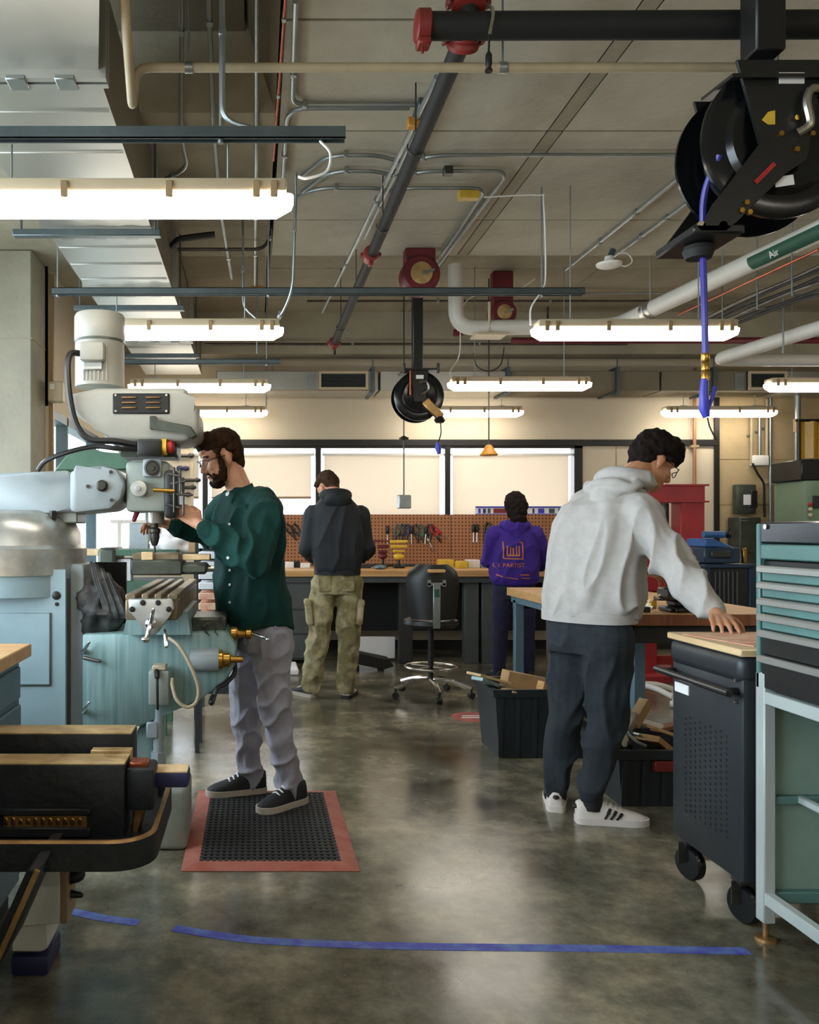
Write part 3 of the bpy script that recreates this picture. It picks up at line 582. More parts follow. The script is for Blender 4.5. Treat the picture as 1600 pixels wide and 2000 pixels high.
G().tube(curve([((c.x-.035)+.06, yl-.01, c.z), ((c.x-.035)+.085, yl-.03, c.z+.02), ((c.x-.035)+.075, yl-.03, c.z+.09), ((c.x-.035)+.10, yl-.02, c.z+.135), ((c.x-.035)+.17, yl, c.z+.14), ((c.x-.035)+.30, yl+.05, c.z+.15)]), .013, 8).obj('inlet_hose', 'steel', t)
hs = G().tube(curve([((c.x-.035)-.165, c.y-.1, c.z-.05), ((c.x-.035)-.185, c.y-.05, c.z-.15), W(1373, 455, 2.84), W(1376, 600, 2.82), W(1378, 690, 2.82)]), .0105, 8).obj('air_hose', 'blue_hose', t)
p = W(1378, 690, 2.82); q = W(1378, 742, 2.82)
G().lathe([(.011, 0), (.013, .005), (.013, .025), (.009, .03), (.012, .035), (.012, .055), (.009, .058), (.012, .062), (.011, .09)], p, (0, 0, -1), 12).obj('coupling', 'brass', hs)
gun = G().tube([W(1377, 740, 2.82), W(1375, 765, 2.82), W(1376, 800, 2.82), W(1380, 815, 2.82)], .012, 10, rs=[.011, .014, .017, .011]).tube([W(1383, 800, 2.82), W(1392, 775, 2.82), W(1396, 755, 2.82)], .006, 8).obj('air_nozzle', 'blue_bright', hs)
G().tube(curve([W(1382, 815, 2.82), W(1387, 835, 2.82), W(1400, 860, 2.82)]), .0025, 5).obj('nozzle_tube', 'black', hs)
# reel on a post in the middle of the room
c = W(815, 776, 6.9); R = .2
t = thing('hose_reel', 'black hose reel on a long black post in the middle of the room', 'hose reel', tuple(c+V((0, 0, .3))))
reel(t, c, R, .075, 'black_matte')
G().bb(c.x-.04, c.x+.04, c.y-.04, c.y+.04, c.z+.2, 3.5, .006).obj('post', 'black', t)
G().bb(c.x-.13, c.x+.15, c.y-.14, c.y+.14, c.z+.195, c.z+.21).obj('mounting_plate', 'black', t)
for x in (-.13, .14): G().cyl((c.x+x, c.y-.13, c.z+.17), (c.x+x, c.y-.13, c.z+.25), .012).obj('bolt', 'steel_dark', t)
G().prism([(c.x-.07, c.y-.105, c.z+.2), (c.x+.07, c.y-.105, c.z+.2), (c.x+.045, c.y-.105, c.z-.05), (c.x-.045, c.y-.105, c.z-.05)], (0, .01, 0)).obj('front_arm', 'black', t)
G().bar((c.x+.04, c.y-.11, c.z-.04), (c.x+.17, c.y-.11, c.z-.18), .03, .075, .01).obj('guide_arm', 'rim_edge', t)
G().bb(c.x-.03, c.x+.03, c.y-.112, c.y-.106, c.z+.13, c.z+.16).obj('label', 'white', t)
G().tube([(c.x-.075, c.y-.11, c.z+.20), (c.x-.075, c.y-.11, c.z)], .008, 6).obj('orange_cord', 'copper', t)
G().lathe([(.03, 0), (.045, .02), (.03, .05)], (c.x+.16, c.y-.1, c.z-.22), (0, 0, 1)).tube(curve([(c.x+.165, c.y-.1, c.z-.2), (c.x+.17, c.y-.1, c.z-.3), W(856, 865, 6.85)]), .005, 6).obj('hose_end', 'black', t)
G().tube([W(855, 864, 6.85), W(856, 875, 6.85), W(858, 887, 6.85)], .02, 8, rs=[.014, .026, .014]).obj('air_nozzle', 'blue_bright', t)
G().tube(curve([(c.x+.0, c.y-.12, c.z), (c.x+.06, c.y-.14, c.z+.04), (c.x+.05, c.y-.14, c.z+.1), (c.x-.01, c.y-.13, c.z+.1)]), .008, 6).obj('inlet_hose', 'steel', t)
# two dark red cord reels on the ceiling
for (px, py, Y, s, lb) in ((819, 540, 6.2, 1, 'dark red cord reel fixed to the ceiling above the black post'), (980, 614, 7.4, .8, 'dark red cord reel half hidden behind the white pipe')):
    c = W(px, py, Y); t = thing('cord_reel', lb, 'cord reel', (c.x, c.y, 3.34 if Y < 6.3 else 3.54))
    G().lathe([(.02, -.08), (.12*s, -.08), (.14*s, -.06), (.14*s, .06), (.12*s, .08), (.02, .08)], c, (0, 1, 0), 32).obj('casing', 'dark_red', t)
    G().lathe([(.02, 0), (.075*s, 0), (.08*s, .012), (.05*s, .016), (.02, .016)], c-V((0, .08, 0)), (0, -1, 0), 20).obj('hub', 'rusty_top', t)
    G().bb(c.x-.11*s, c.x+.11*s, c.y-.05, c.y+.05, c.z+.06*s, (3.345 if Y < 6.3 else 3.545), .008).obj('bracket', 'dark_red', t)
    for x in (-.055, .055): G().bb(c.x+x*s-.035*s, c.x+x*s+.035*s, c.y-.055, c.y-.05, c.z+.1*s, c.z+.13*s).obj('plate', 'steel_dark', t)
    G().bar(c+V((0, -.1, -.01)), c+V((.09*s, -.1, .02)), .015, .02).obj('crank', 'steel', t)
# ------------------------------------------------------------------ the milling machine
YM = 3.8
t = thing('milling_machine', 'large grey blue vertical milling machine at left, being worked by the bearded man', 'machine', (-.9, YM, 0))
def pp_(pts, Y): return [W(x, y, Y) for x, y in pts]
g = G().bb(-1.32, -.46, 3.47, 4.13, 0, .13, .03, 2); g.obj('base', 'mill_blue', t)
G().bb(-.415, -.276, 3.47, 3.75, 0, .255, .025, 3).obj('base_foot', 'mill_grey', t)
# column with door outline and a bored hole
G().loft([[(-1.3+k, 3.58+q, z), (-.795-k*.3, 3.58+q, z), (-.795-k*.3, 4.02-q, z), (-1.3+k, 4.02-q, z)] for z, k, q in ((.12, 0, 0), (1.14, .0, 0))]).obj('column', 'mill_blue', t)
G().bb(-.795, -.735, 3.66, 3.94, .13, 1.16, .006).obj('column_way', 'mill_pale', t)
G().bb(-.80, -.79, 3.61, 3.66, .13, 1.10).obj('way_wiper', 'mill_dark', t)
a, b_ = W(98, 1197, 3.575), W(40, 1338, 3.575)
d = G(); d.bb(-1.29, a.x, 3.571, 3.582, b_.z, a.z, .004); d.obj('door', 'mill_blue', t)
G().bb(a.x-.002, a.x+.003, 3.574, 3.582, b_.z, a.z).bb(-1.29, a.x, 3.574, 3.582, b_.z-.004, b_.z+.001).obj('door_gap', 'mill_dark', t)
for px, py, r in ((110, 1163, .018), (111, 1180, .008)): q = W(px, py, 3.58); G().lathe([(r, -.002), (r, .004), (r*.75, .006)], q, (0, -1, 0), 16).obj('plug', 'black', t)
# turret dome
q = W(28, 1110, YM); q.y = YM
G().lathe([(.315, -.02), (.318, .03), (.318, .09), (.30, .105), (.29, .16), (.27, .20), (.24, .235), (.20, .255), (.05, .26)], (q.x, YM, q.z+.0), (0, 0, 1), 44).obj('turret', 'mill_bright', t)
G().lathe([(.30, -.11), (.30, -.02)], (q.x+.01, YM, q.z), (0, 0, 1), 44).obj('turret_seat', 'mill_blue', t)
for px in (28, 103): p = W(px, 1003, 3.66); G().cyl(p-V((0, 0, .03)), p+V((0, 0, .012)), .016, n=6).obj('turret_bolt', 'black', t)
# ram and its round knuckle
G().prism(pp_([(-60, 925), (100, 920), (135, 918), (150, 1000), (100, 1002), (-60, 1000)], 3.66), (0, .28, 0), .02, 2).obj('ram', 'mill_pale', t)
G().bb(-1.02, -.77, 3.70, 3.90, W(0, 1022, 3.7).z, W(0, 996, 3.7).z, .006).obj('ram_slide', 'mill_grey', t)
G().prism(pp_([(135, 918), (150, 918), (200, 908), (228, 915), (243, 945), (236, 975), (215, 995), (150, 1002), (135, 1000)], 3.62), (0, .36, 0), .02, 2).obj('knuckle', 'mill_pale', t)
q = W(200, 949, 3.615); G().lathe([(.025, 0), (.025, .012), (.016, .02)], q, (0, -1, 0), 14).obj('knuckle_bolt', 'steel_dark', t)
for px, py in ((217, 922), (218, 977), (172, 950)): q = W(px, py, 3.615); G().cyl(q, q-V((0, .006, 0)), .008).obj('screw', 'steel_dark', t)
# head: belt housing, motor, louvre plate
YH = 3.63
G().prism(pp_([(130, 770), (190, 757), (365, 757), (372, 782), (388, 800), (390, 850), (360, 862), (210, 862), (190, 830), (140, 808), (130, 790)], YH), (0, .34, 0), .022, 3).obj('belt_housing', 'mill_cream', t)
v = pb(G(), 220, 331, 768, 808, YH-.008, .012, .004).obj('louvre_plate', 'black', t)
lv = G()
for c in (252, 299):
    for r in (776, 786, 796): p = W(c, r, YH-.012); lv.box(p, (.062, .012, .006), .002, Matrix.Rotation(.4, 3, 'X'))
lv.obj('louvre', 'rim_edge', v)
for px, py in ((226, 772), (325, 772), (226, 803), (325, 803)): q = W(px, py, YH-.008); G().cyl(q, q-V((0, .005, 0)), .005).obj('screw', 'steel', v)
G().prism(pp_([(292, 812), (305, 812), (308, 822), (372, 832), (385, 850), (372, 858), (360, 845), (300, 838), (292, 838)], YH-.03), (0, .05, 0), .004).obj('shift_lever', 'mill_dark', t)
q = W(195, 755, YM); r = .108
G().lathe([(r, 0), (r, .20), (r*1.03, .205), (r*1.03, .31), (r*.97, .322), (r*.5, .33), (.001, .33)], (q.x, YM, q.z-.005), (0, 0, 1), 36).obj('motor', 'mill_cream', t)
fn = G()
for k in range(7):
    a = radians(-28+k*9); fn.bar((q.x+sin(a)*r, YM-cos(a)*r, q.z+.01), (q.x+sin(a)*r, YM-cos(a)*r, q.z+.17), .008, .006)
fn.obj('cooling_fin', 'mill_cream', t)
G().lathe([(r*1.035, .196), (r*1.035, .206)], (q.x, YM, q.z-.005), (0, 0, 1), 36).obj('motor_seam', 'mill_dark', t)
pb(G(), 155, 202, 666, 703, 3.64, .06, .01, 2).obj('terminal_box', 'mill_cream', t)
pb(G(), 162, 200, 703, 722, 3.68, .03, .004).obj('name_plate', 'galv', t)
# neck below the housing, switch box with stop button
q = W(285, 880, YM); G().lathe([(.16, .0), (.16, .018), (.10, .03), (.10, .07)], (q.x-.05, YM, q.z+.0), (0, 0, 1), 32).obj('pulley', 'chrome', t)
pb(G(), 232, 345, 862, 892, 3.7, .22, .01).obj('neck', 'mill_dark', t)
sw = pb(G(), 267, 316, 857, 890, 3.60, .09, .01, 2).obj('switch_box', 'black', t)
a = W(316, 873, 3.645); G().cyl(a, a+V((.022, 0, 0)), .036, n=20).obj('collar', 'yellow', sw); G().lathe([(.018, .02), (.027, .025), (.027, .045), (.015, .055)], a, (1, 0, 0), 18).obj('stop_button', 'tool_red', sw)
# cables of the head
G().tube(curve([W(158, 690, 3.66), W(138, 692, 3.64), W(132, 720, 3.62), W(137, 780, 3.6), W(150, 830, 3.6), W(175, 858, 3.6), W(225, 862, 3.6), W(268, 870, 3.63)]), .014, 8).obj('motor_cable', 'black', t)
G().tube(curve([W(75, 918, 3.64), W(90, 900, 3.6), W(130, 884, 3.58), W(185, 872, 3.58), W(230, 876, 3.58), W(268, 878, 3.62)]), .011, 8).obj('power_cable', 'black', t)
# gear head under the neck
pb(G(), 245, 330, 900, 1000, 3.66, .26, .02, 2).obj('quill_head', 'mill_grey', t)
G().prism(pp_([(228, 960), (250, 990), (330, 1000), (330, 975), (250, 935)], 3.72), (0, .16, 0), .01).obj('head_swivel', 'mill_dark', t)
q = pb(G(), 279, 315, 896, 931, 3.632, .04, .008, 2).obj('gauge_plate', 'mill_pale', t)
c = W(297, 914, 3.63); G().lathe([(.034, 0), (.034, .006), (.026, .008), (.024, .004), (.012, .004), (.012, .012), (.004, .012)], c, (0, -1, 0), 22).obj('gauge', 'steel_dark', q)
c = W(271, 954, 3.62); G().lathe([(.035, -.03), (.037, .0), (.034, .012), (.012, .014), (.01, .02)], c, (0, -1, 0), 22).obj('depth_knob', 'mill_bright', t)
c = W(300, 957, 3.61); G().cyl(c, c+V((.09, -.005, -.005)), .009).obj('feed_shaft', 'brass', t)
G().bb(W(318, 0, 3.6).x, W(345, 0, 3.6).x, 3.64, 3.88, W(0, 1012, 3.64).z, W(0, 918, 3.64).z, .015, 2).obj('feed_box', 'black', t)
h = G()
for (x0, y0), (x1, y1) in (((330, 925), (352, 930)), ((335, 945), (362, 940)), ((330, 965), (375, 967)), ((325, 985), (352, 992)), ((340, 915), (340, 1000)), ((352, 918), (352, 960)), ((358, 935), (358, 1005))): h.rc(W(x0, y0, 3.62), .006, W(x1, y1, 3.6), .005, 8)
h.obj('feed_handle', 'steel_dark', t)
q = W(302, 0, YM)
def ax(py): return W(302, py, YM).z
G().lathe([(.042, ax(1022)), (.044, ax(1018)), (.044, ax(985))], (q.x, YM, 0), (0, 0, 1), 22).obj('quill', 'mill_bright', t)
G().lathe([(.010, ax(1066)), (.017, ax(1060)), (.022, ax(1050)), (.022, ax(1042)), (.026, ax(1040)), (.026, ax(1033)), (.016, ax(1030)), (.016, ax(1020))], (q.x, YM, 0), (0, 0, 1), 18).obj('chuck', 'steel_dark', t)
G().lathe([(.001, ax(1098)), (.005, ax(1092)), (.005, ax(1062))], (q.x, YM, 0), (0, 0, 1), 8).obj('drill_bit', 'steel_dark', t)
G().rc(W(268, 1000, 3.7), .012, W(262, 1015, 3.66), .010).obj('quill_lock', 'dark_red', t)
# saddle, table, end bracket with its ball crank
G().loft([[W(240, 1240, 3.5), W(372, 1240, 3.5), W(366, 1195, 3.5), W(250, 1195, 3.5)], [p+V((0, .58, 0)) for p in (W(240, 1240, 3.5), W(372, 1240, 3.5), W(366, 1195, 3.5), W(250, 1195, 3.5))]]).obj('saddle', 'mill_teal', t)
tz = 1.06; tx0, tx1 = W(245, 0, 3.27).x, W(347, 0, 3.27).x
tb = G().bb(tx0, tx1, 3.27, 4.33, tz-.10, tz-.022, .004)
n = 4; wd = (tx1-tx0)/n
for k in range(n): tb.bb(tx0+k*wd+(.012 if k else 0), tx0+(k+1)*wd-(.012 if k < n-1 else 0), 3.27, 4.33, tz-.024, tz, .003)
tb.obj('table', 'table_steel', t)
br = G().prism(pp_([(250, 1170), (336, 1170), (341, 1190), (330, 1200), (310, 1235), (298, 1242), (286, 1240), (265, 1203), (252, 1197)], 3.235), (0, .035, 0), .006, 2).obj('end_bracket', 'mill_bright', t)
for px, py in ((279, 1177), (309, 1177), (258, 1190), (330, 1190)): c = W(px, py, 3.234); G().lathe([(.011, 0), (.011, .004), (.006, .005)], c, (0, -1, 0), 10).obj('bolt', 'black', br)
c = W(296, 1217, 3.22); G().lathe([(.02, 0), (.02, .03), (.012, .035)], c, (0, -1, 0), 14).rc(c+V((0, -.03, 0)), .010, W(286, 1246, 3.17), .007, 8).ell(W(284, 1249, 3.17), (.016, .016, .013)).rc(c+V((0, -.03, 0)), .008, W(300, 1190, 3.17), .006, 8).obj('table_crank', 'chrome', t)
G().rc(W(322, 1232, 3.4), .007, W(325, 1262, 3.38), .009, 8).obj('lock_lever', 'chrome', t)
# machine vise on the table
V_ = G(); pb(V_, 254, 356, 1093, 1124, 3.62, .2, .008); pb(V_, 350, 405, 1100, 1122, 3.63, .16, .012); V_.obj('table_vise_body', 'mill_dark', t)
pb(G(), 258, 350, 1081, 1094, 3.64, .16, .004).obj('vise_jaw', 'table_steel', t)
pb(G(), 276, 299, 1078, 1094, 3.62, .02, .003).obj('workpiece', 'wood_pale', t)
pb(G(), 356, 410, 1083, 1094, 3.66, .1, .003).obj('workpiece', 'wood_pale', t)
c = W(405, 1110, 3.7); G().cyl(c, c+V((.03, 0, 0)), .014).obj('vise_screw', 'chrome', t)
# knee with shafts, levers, oil pump
G().prism(pp_([(160, 1238), (440, 1233), (462, 1262), (460, 1298), (442, 1328), (385, 1372), (332, 1392), (272, 1420), (160, 1422)], 3.6), (0, .4, 0), .012, 2).obj('knee', 'mill_teal', t)
for py in (1272, 1388):
    c = W(165, py, 3.6); G().cyl(c, c-V((0, .03, 0)), .012).rc(c-V((0, .03, 0)), .008, c+V((.03, -.05, .045)), .006, 8).obj('clamp_lever', 'chrome', t)
c = W(165, 1284, 3.6); G().rc(c-V((0, .01, 0)), .009, c+V((.07, -.03, -.012)), .007, 8).obj('clamp_lever', 'steel_dark', t)
a = W(372, 1288, 3.585); b_ = W(428, 1290, 3.585)
G().lathe([(.045, 0), (.048, .05), (.05, .11), (.046, .12)], a, (1, 0, 0), 22).obj('shaft_boss', 'mill_pale', t)
G().lathe([(.04, .12), (.04, .135), (.03, .14), (.03, .165), (.015, .17), (.012, .22)], a, (1, 0, 0), 20).obj('dial', 'brass', t)
G().tube(curve([W(458, 1288, 3.66), W(458, 1315, 3.62), W(440, 1335, 3.6), W(424, 1345, 3.58), W(416, 1368, 3.56)]), .010, 8).rc(W(416, 1362, 3.56), .014, W(413, 1372, 3.52), .013).obj('knee_crank', 'black', t)
G().lathe([(.03, 0), (.032, .02), (.02, .03), (.016, .06), (.024, .065), (.024, .085), (.01, .09)], W(452, 1238, 3.72), (1, 0, 0), 16).obj('cross_dial', 'brass', t)
G().rc(W(490, 1237, 3.72), .007, W(522, 1249, 3.6), .009).obj('cross_crank', 'chrome', t)
pu = pb(G(), 290, 330, 1310, 1378, 3.5, .09, .008, 2).obj('oil_pump', 'mill_grey', t)
pb(G(), 297, 324, 1300, 1310, 3.5, .07, .004).obj('pump_cap', 'fixture', pu)
G().rc(W(306, 1312, 3.49), .012, W(307, 1322, 3.48), .011, 8).rc(W(307, 1320, 3.48), .006, W(308, 1385, 3.47), .005, 8).obj('pump_lever', 'black', pu)
G().tube(curve([W(330, 1246, 3.5), W(350, 1262, 3.46), W(372, 1300, 3.44), W(387, 1340, 3.44), W(384, 1370, 3.44), W(366, 1381, 3.44), W(346, 1368, 3.45), W(337, 1340, 3.48), W(337, 1325, 3.5)]), .0075, 8).obj('oil_hose', 'tan_pipe', t)
c = W(309, 1385, 3.6); e = W(311, 1470, 3.6)
G().cyl((c.x, 3.62, e.z), (c.x, 3.62, c.z), .024).obj('knee_screw_cover', 'mill_pale', t); G().bb(c.x-.05, c.x-.0, 3.59, 3.66, e.z+.06, e.z+.13, .006).obj('screw_bracket', 'mill_pale', t); G().cyl((c.x, 3.62, e.z-.06), (c.x, 3.62, e.z), .035, n=6).obj('screw_nut', 'mill_pale', t)
G().prism(pp_([(268, 1425), (300, 1405), (300, 1530), (262, 1530)], 3.66), (0, .28, 0), .006).obj('pedestal', 'mill_teal', t)
pb(G(), 158, 246, 1098, 1238, 4.0, .03).obj('chip_guard', 'black_matte', t)
# swarf and bellows along the saddle
sw = G(); rnd = random.Random(3)
for k in range(150):
    x = rnd.uniform(350, 440); y = rnd.uniform(1205, 1240)-abs(x-360)*.12; p = W(x, y+10, rnd.uniform(3.6, 3.95)); sw.box(p, (rnd.uniform(.008, .03), rnd.uniform(.004, .012), rnd.uniform(.004, .014)), 0, Matrix.Rotation(rnd.uniform(0, 3), 3, 'Y'))
o = sw.obj('swarf', 'rag_grey', t); o['kind'] = 'stuff'
pb(G(), 372, 440, 1206, 1236, 3.64, .3, .01).obj('saddle_guard', 'mill_dark', t)
# things left on and behind the machine
rnd = random.Random(5)
def crumple(name, c, r3, mat, label, cat, seed=1, amp=.35, freq=9):
    g = G().ell(c, r3, n=36, k=22)
    for v in g.bm.verts:
        d = (v.co-V(c)); n1 = noise.noise(v.co*freq+V((seed*7, 0, 0))); n2 = 1-abs(noise.noise(v.co*freq*1.7+V((0, seed*5, 0))))*2
        v.co = V(c)+d*(1+amp*(.6*n1+.5*n2-.2))
    return tag(g.obj(name, mat, ang=80), label, cat)
crumple('rag_bundle', W(196, 1185, 3.72), (.09, .12, .125), 'rag_grey', 'dark crumpled rag bundle stuffed between column and table of the milling machine', 'rags', 2, .5, 11)
g = G()
for k in range(9): g.tube(curve([W(178+k*4, 1098+k*3, 3.66), W(186+k*5, 1135+k*3, 3.62), W(200+k*5, 1175+k*2, 3.6), W(205+k*5, 1205, 3.62)]), .008+.003*(k % 3), 6)
tag(g.obj('cable_loom', 'rag_grey'), 'loom of dusty cables sagging left of the milling table', 'cables')
G_ = thing('lathe_bench', 'dark green machine bench seen behind the milling table', 'machine', (-1.35, 5.6, 0))
pb(G(), 195, 345, 1074, 1086, 5.4, .5, .004).obj('bed_rail', 'green_old', G_); pb(G(), 170, 345, 1135, 1164, 5.4, .5, .006).obj('bed', 'green_old', G_); pb(G(), 190, 225, 1070, 1140, 5.38, .4, .02).obj('headstock', 'mill_dark', G_)
pb(G(), 180, 330, 1164, 1180, 5.42, .45).obj('wood_shelf', 'wood', G_)
g = G(); a = W(180, 1180, 5.4); b_ = W(330, 1180, 5.4)
for x in (a.x+.05, b_.x-.05):
    for y in (5.45, 5.85): g.bb(x-.03, x+.03, y-.03, y+.03, 0, a.z)
g.obj('leg_frame', 'green_old', G_)
for i, (x0, x1, y0, y1) in enumerate(((206, 230, 1100, 1132), (228, 256, 1091, 1136))):
    tg = tag(pb(G(), x0, x1, y0, y1, 5.45, .12, .01, 2).obj('white_box', 'paper'), ['smaller white box on the green bench, left one', 'larger white box on the green bench, right one'][i], 'box')
crumple('plastic_bag', W(345, 1062, 5.7), (.16, .1, .075), 'plastic_bag', 'crumpled white plastic bag lying behind the drill chuck', 'bag', 4, .4, 9)
tag(pb(G(), 252, 290, 1022, 1073, 5.75, .1, .004).obj('mesh_crate', 'galv_small'), 'grey mesh crate standing behind the drill chuck before the bright window', 'crate')
tag(pb(G(), 368, 386, 1045, 1080, 5.6, .2, .004).obj('cardboard_box', 'cardboard'), 'open brown box beside the white plastic bag', 'box')
tb = thing('rear_table', 'pale work table behind the green bench at left', 'table', (-.9, 6.0, 0))
za = W(0, 1076, 5.6).z
G().bb(-1.5, -.35, 5.92, 6.4, za-.04, za, .004).obj('tabletop', 'wood_pale', tb)
for x in (-1.45, -.4):
    for y in (5.97, 6.35): G().bb(x-.025, x+.025, y-.025, y+.025, 0, za-.04).obj('leg', 'bench_grey', tb)
# green hood panel and equipment behind the ram
pn = thing('green_hood', 'dark green sheet metal hood seen behind the milling machine ram', 'hood', tuple(W(185, 918, 5.2)))
G().prism(pp_([(104, 920), (130, 888), (160, 878), (258, 878), (258, 918)], 5.2), (0, .5, 0), .01).obj('panel', 'green_old', pn)
pb(G(), 256, 262, 876, 918, 5.19, .5).obj('edge', 'galv_small', pn)
a = W(110, 918, 5.3); G().bb(a.x+.05, a.x+.09, 5.3, 5.34, 0, a.z).obj('leg', 'green_old', pn)
# parts cabinet behind the bearded man: tray drawers on dark uprights
pc = thing('parts_rack', 'narrow dark rack of pale parts trays between milling machine and bearded man', 'rack', (-.38, 5.0, 0))
g = G(); a, b_ = W(385, 0, 5.0).x, W(480, 0, 5.0).x; zt_ = W(0, 1050, 5).z
for x in (a, b_): g.bb(x-.012, x+.012, 5.0, 5.03, 0, zt_).bb(x-.012, x+.012, 5.25, 5.28, 0, zt_)
g.bb(a, b_, 5.25, 5.26, .3, zt_); g.obj('upright', 'bench_dark', pc)
for k in range(10):
    y0 = 1056+k*20; o = G(); pb(o, 388, 476, y0+2, y0+15, 4.98, .25, .003); o.obj('tray', 'pink_paper' if k > 4 else 'paper', pc)
# tool board on the back wall at left of the man
bd = thing('tool_board', 'white wall board with rows of hanging wrenches left of the bearded man', 'board', tuple(W(372, 920, 9.3)))
pb(G(), 318, 372, 845, 1030, WB-.04, .02, .002).bb(W(375, 0, 9.4).x-.02, W(375, 0, 9.4).x+.02, WB-.05, WB-.02, .9, 2.4).obj('board', 'cream_wall', bd)
for k, (y, x0, x1) in enumerate(((868, 345, 376), (890, 345, 372), (915, 350, 362), (938, 350, 385), (952, 345, 376), (966, 340, 366))):
    a, b_ = W(x0, y, WB-.06), W(x1, y, WB-.06)
    w_ = G().rc(a, .018, b_, .018, 8).rc(a-V((.0, 0, 0)), .032, a+V((.02, 0, 0)), .03, 8).rc(b_, .028, b_+V((.02, 0, 0)), .024, 8).obj('wrench', 'navy' if k == 2 else 'steel_dark'); tag(w_, '%s wrench on the white wall board' % ['topmost', 'second from the top', 'blue handled', 'thin light', 'fifth from the top', 'lowest'][k], 'wrench', 'wrenches on the white board')
# ------------------------------------------------------------------ foreground: bench corner and big vise on its tray stand
t = thing('work_bench', 'wooden topped grey blue bench whose corner enters at the left edge', 'bench', (-1.5, 2.4, 0))
xr = (62-CX)*3.03/F; zt = W(0, 1257, 3.03).z
G().bb(-2.3, xr, 1.2, 3.03, zt-.045, zt, .004).obj('bench_top', 'wood', t)
G().bb(-2.28, xr-.03, 1.25, 2.98, .08, zt-.047, .006).obj('cabinet', 'blue_steel', t)
for k in range(4):
    y0 = 1.27+k*.43; dr = G().bb(xr-.032, xr-.018, y0, y0+.40, .12, zt-.20, .004).obj('door', 'blue_steel', t)
    G().bb(xr-.018, xr-.006, y0+.30, y0+.33, .4, .55, .004).obj('handle', 'black', dr)
    G().bb(xr-.032, xr-.02, y0, y0+.40, zt-.18, zt-.07, .004).obj('drawer', 'blue_steel', t)
G().bb(-2.25, xr-.06, 1.28, 2.95, 0, .08).obj('plinth', 'bench_dark', t)
# vise: long jaws lie along x; the tray around it has a rounded rim
t = thing('machine_vise_stand', 'black cast iron machine vise with long worn jaws over a rimmed tray, lower left', 'vise', (-.7, 2.4, 0))
Yv = 2.32; ppm = F/Yv
zj = W(0, 1492, Yv).z; xj = W(243, 0, Yv).x; xl = -.785
G().bb(xl, xj, Yv, Yv+.11, W(0, 1640, Yv).z, zj-.002, .006, 2).obj('front_jaw', 'vise_black', t)
G().bb(xl, xj, Yv+.002, Yv+.108, zj-.004, zj, .001).obj('jaw_face', 'rusty_top', t)
G().bb(W(178, 0, Yv+.12).x, W(258, 0, Yv+.13).x, Yv+.112, Yv+.15, zj-.09, zj+.008, .002).obj('jaw_insert', 'rusty_top', t)
zq = W(0, 1432, 2.49).z
G().bb(xl, W(258, 0, 2.49).x, 2.49, 2.60, W(0, 1560, 2.49).z, zq-.002, .006, 2).obj('rear_jaw', 'vise_black', t)
G().bb(xl, W(258, 0, 2.49).x-.002, 2.491, 2.598, zq-.004, zq, .001).obj('jaw_face', 'rusty_top', t)
G().bb(xl, xj-.02, Yv+.11, 2.49, W(0, 1620, Yv).z, zj-.14, .006).obj('bed', 'vise_black', t)
g = G().bb(W(5, 0, 2.3).x, W(168, 0, 2.3).x, Yv-.012, Yv+.01, W(0, 1612, Yv).z, W(0, 1590, Yv).z)
g.obj('name_strip', 'rim_edge', t)
G().bb(xl, W(178, 0, Yv).x, Yv-.018, Yv+.01, W(0, 1590, Yv).z, W(0, 1576, Yv).z, .004).bb(xl, W(178, 0, Yv).x, Yv-.018, Yv+.01, W(0, 1632, Yv).z, W(0, 1612, Yv).z, .004).obj('name_frame', 'vise_black', t)
rndl = random.Random(2); ch = G(); x = W(14, 0, Yv).x
for k in range(11): ch.box((x+k*.02, Yv-.014, W(0, 1601, Yv).z), (.011, .006, rndl.uniform(.014, .024)), .002)
ch.obj('worn_casting_mark', 'brass', t)
G().bb(xj-.0, W(302, 0, 2.36).x, Yv+.02, Yv+.13, W(0, 1580, 2.36).z, W(0, 1498, 2.36).z, .01, 2).obj('jaw_block', 'vise_black', t)
G().bb(W(255, 0, 2.4).x, W(292, 0, 2.4).x, Yv+.04, Yv+.10, W(0, 1496, 2.4).z, W(0, 1482, 2.4).z, .004).obj('clamp_pad', 'copper', t)
nb = G().bb(W(300, 0, 2.4).x, W(368, 0, 2.4).x, 2.4, 2.48, W(0, 1540, 2.4).z, W(0, 1508, 2.4).z, .01, 2).obj('screw_nut', 'navy', t)
G().bb(W(302, 0, 2.4).x, W(366, 0, 2.4).x, 2.402, 2.478, W(0, 1511, 2.4).z, W(0, 1507, 2.4).z, .002).obj('nut_face', 'wood_pale', nb)
G().prism(pp_([(262, 1560), (282, 1562), (280, 1600), (270, 1632), (255, 1632)], 2.36), (0, .05, 0), .006).obj('gib_plate', 'rim_edge', t)
# tray with rounded right-front corner
def tray(z0, z1, off):
    x1 = W(305, 0, 2.2).x-off; y0 = 2.13+off; y1 = 2.72-off; r = .11-off; p = [(xl, y0)]
    for a in range(-90, 1, 15): p.append((x1-r+r*cos(radians(a)), y0+r+r*sin(radians(a))))
    for a in range(0, 91, 15): p.append((x1-r+r*cos(radians(a)), y1-r+r*sin(radians(a))))
    return p+[(xl, y1)]
za, zb_ = W(0, 1700, 2.14).z, W(0, 1646, 2.14).z
g = G(); o1, o2 = tray(0, 0, 0), tray(0, 0, .018)
g.loft([[(x, y, z) for x, y in pl] for pl, z in ((o1, za), (o1, zb_), (o2, zb_), (o2, za+.02))]); g.obj('tray', 'vise_black', t)
g = G(); g.tube([(x, y, zb_) for x, y in [((a[0]+b[0])/2, (a[1]+b[1])/2) for a, b in zip(o1, o2)]], .0075, 6); g.obj('tray_rim', 'rim_edge', t)
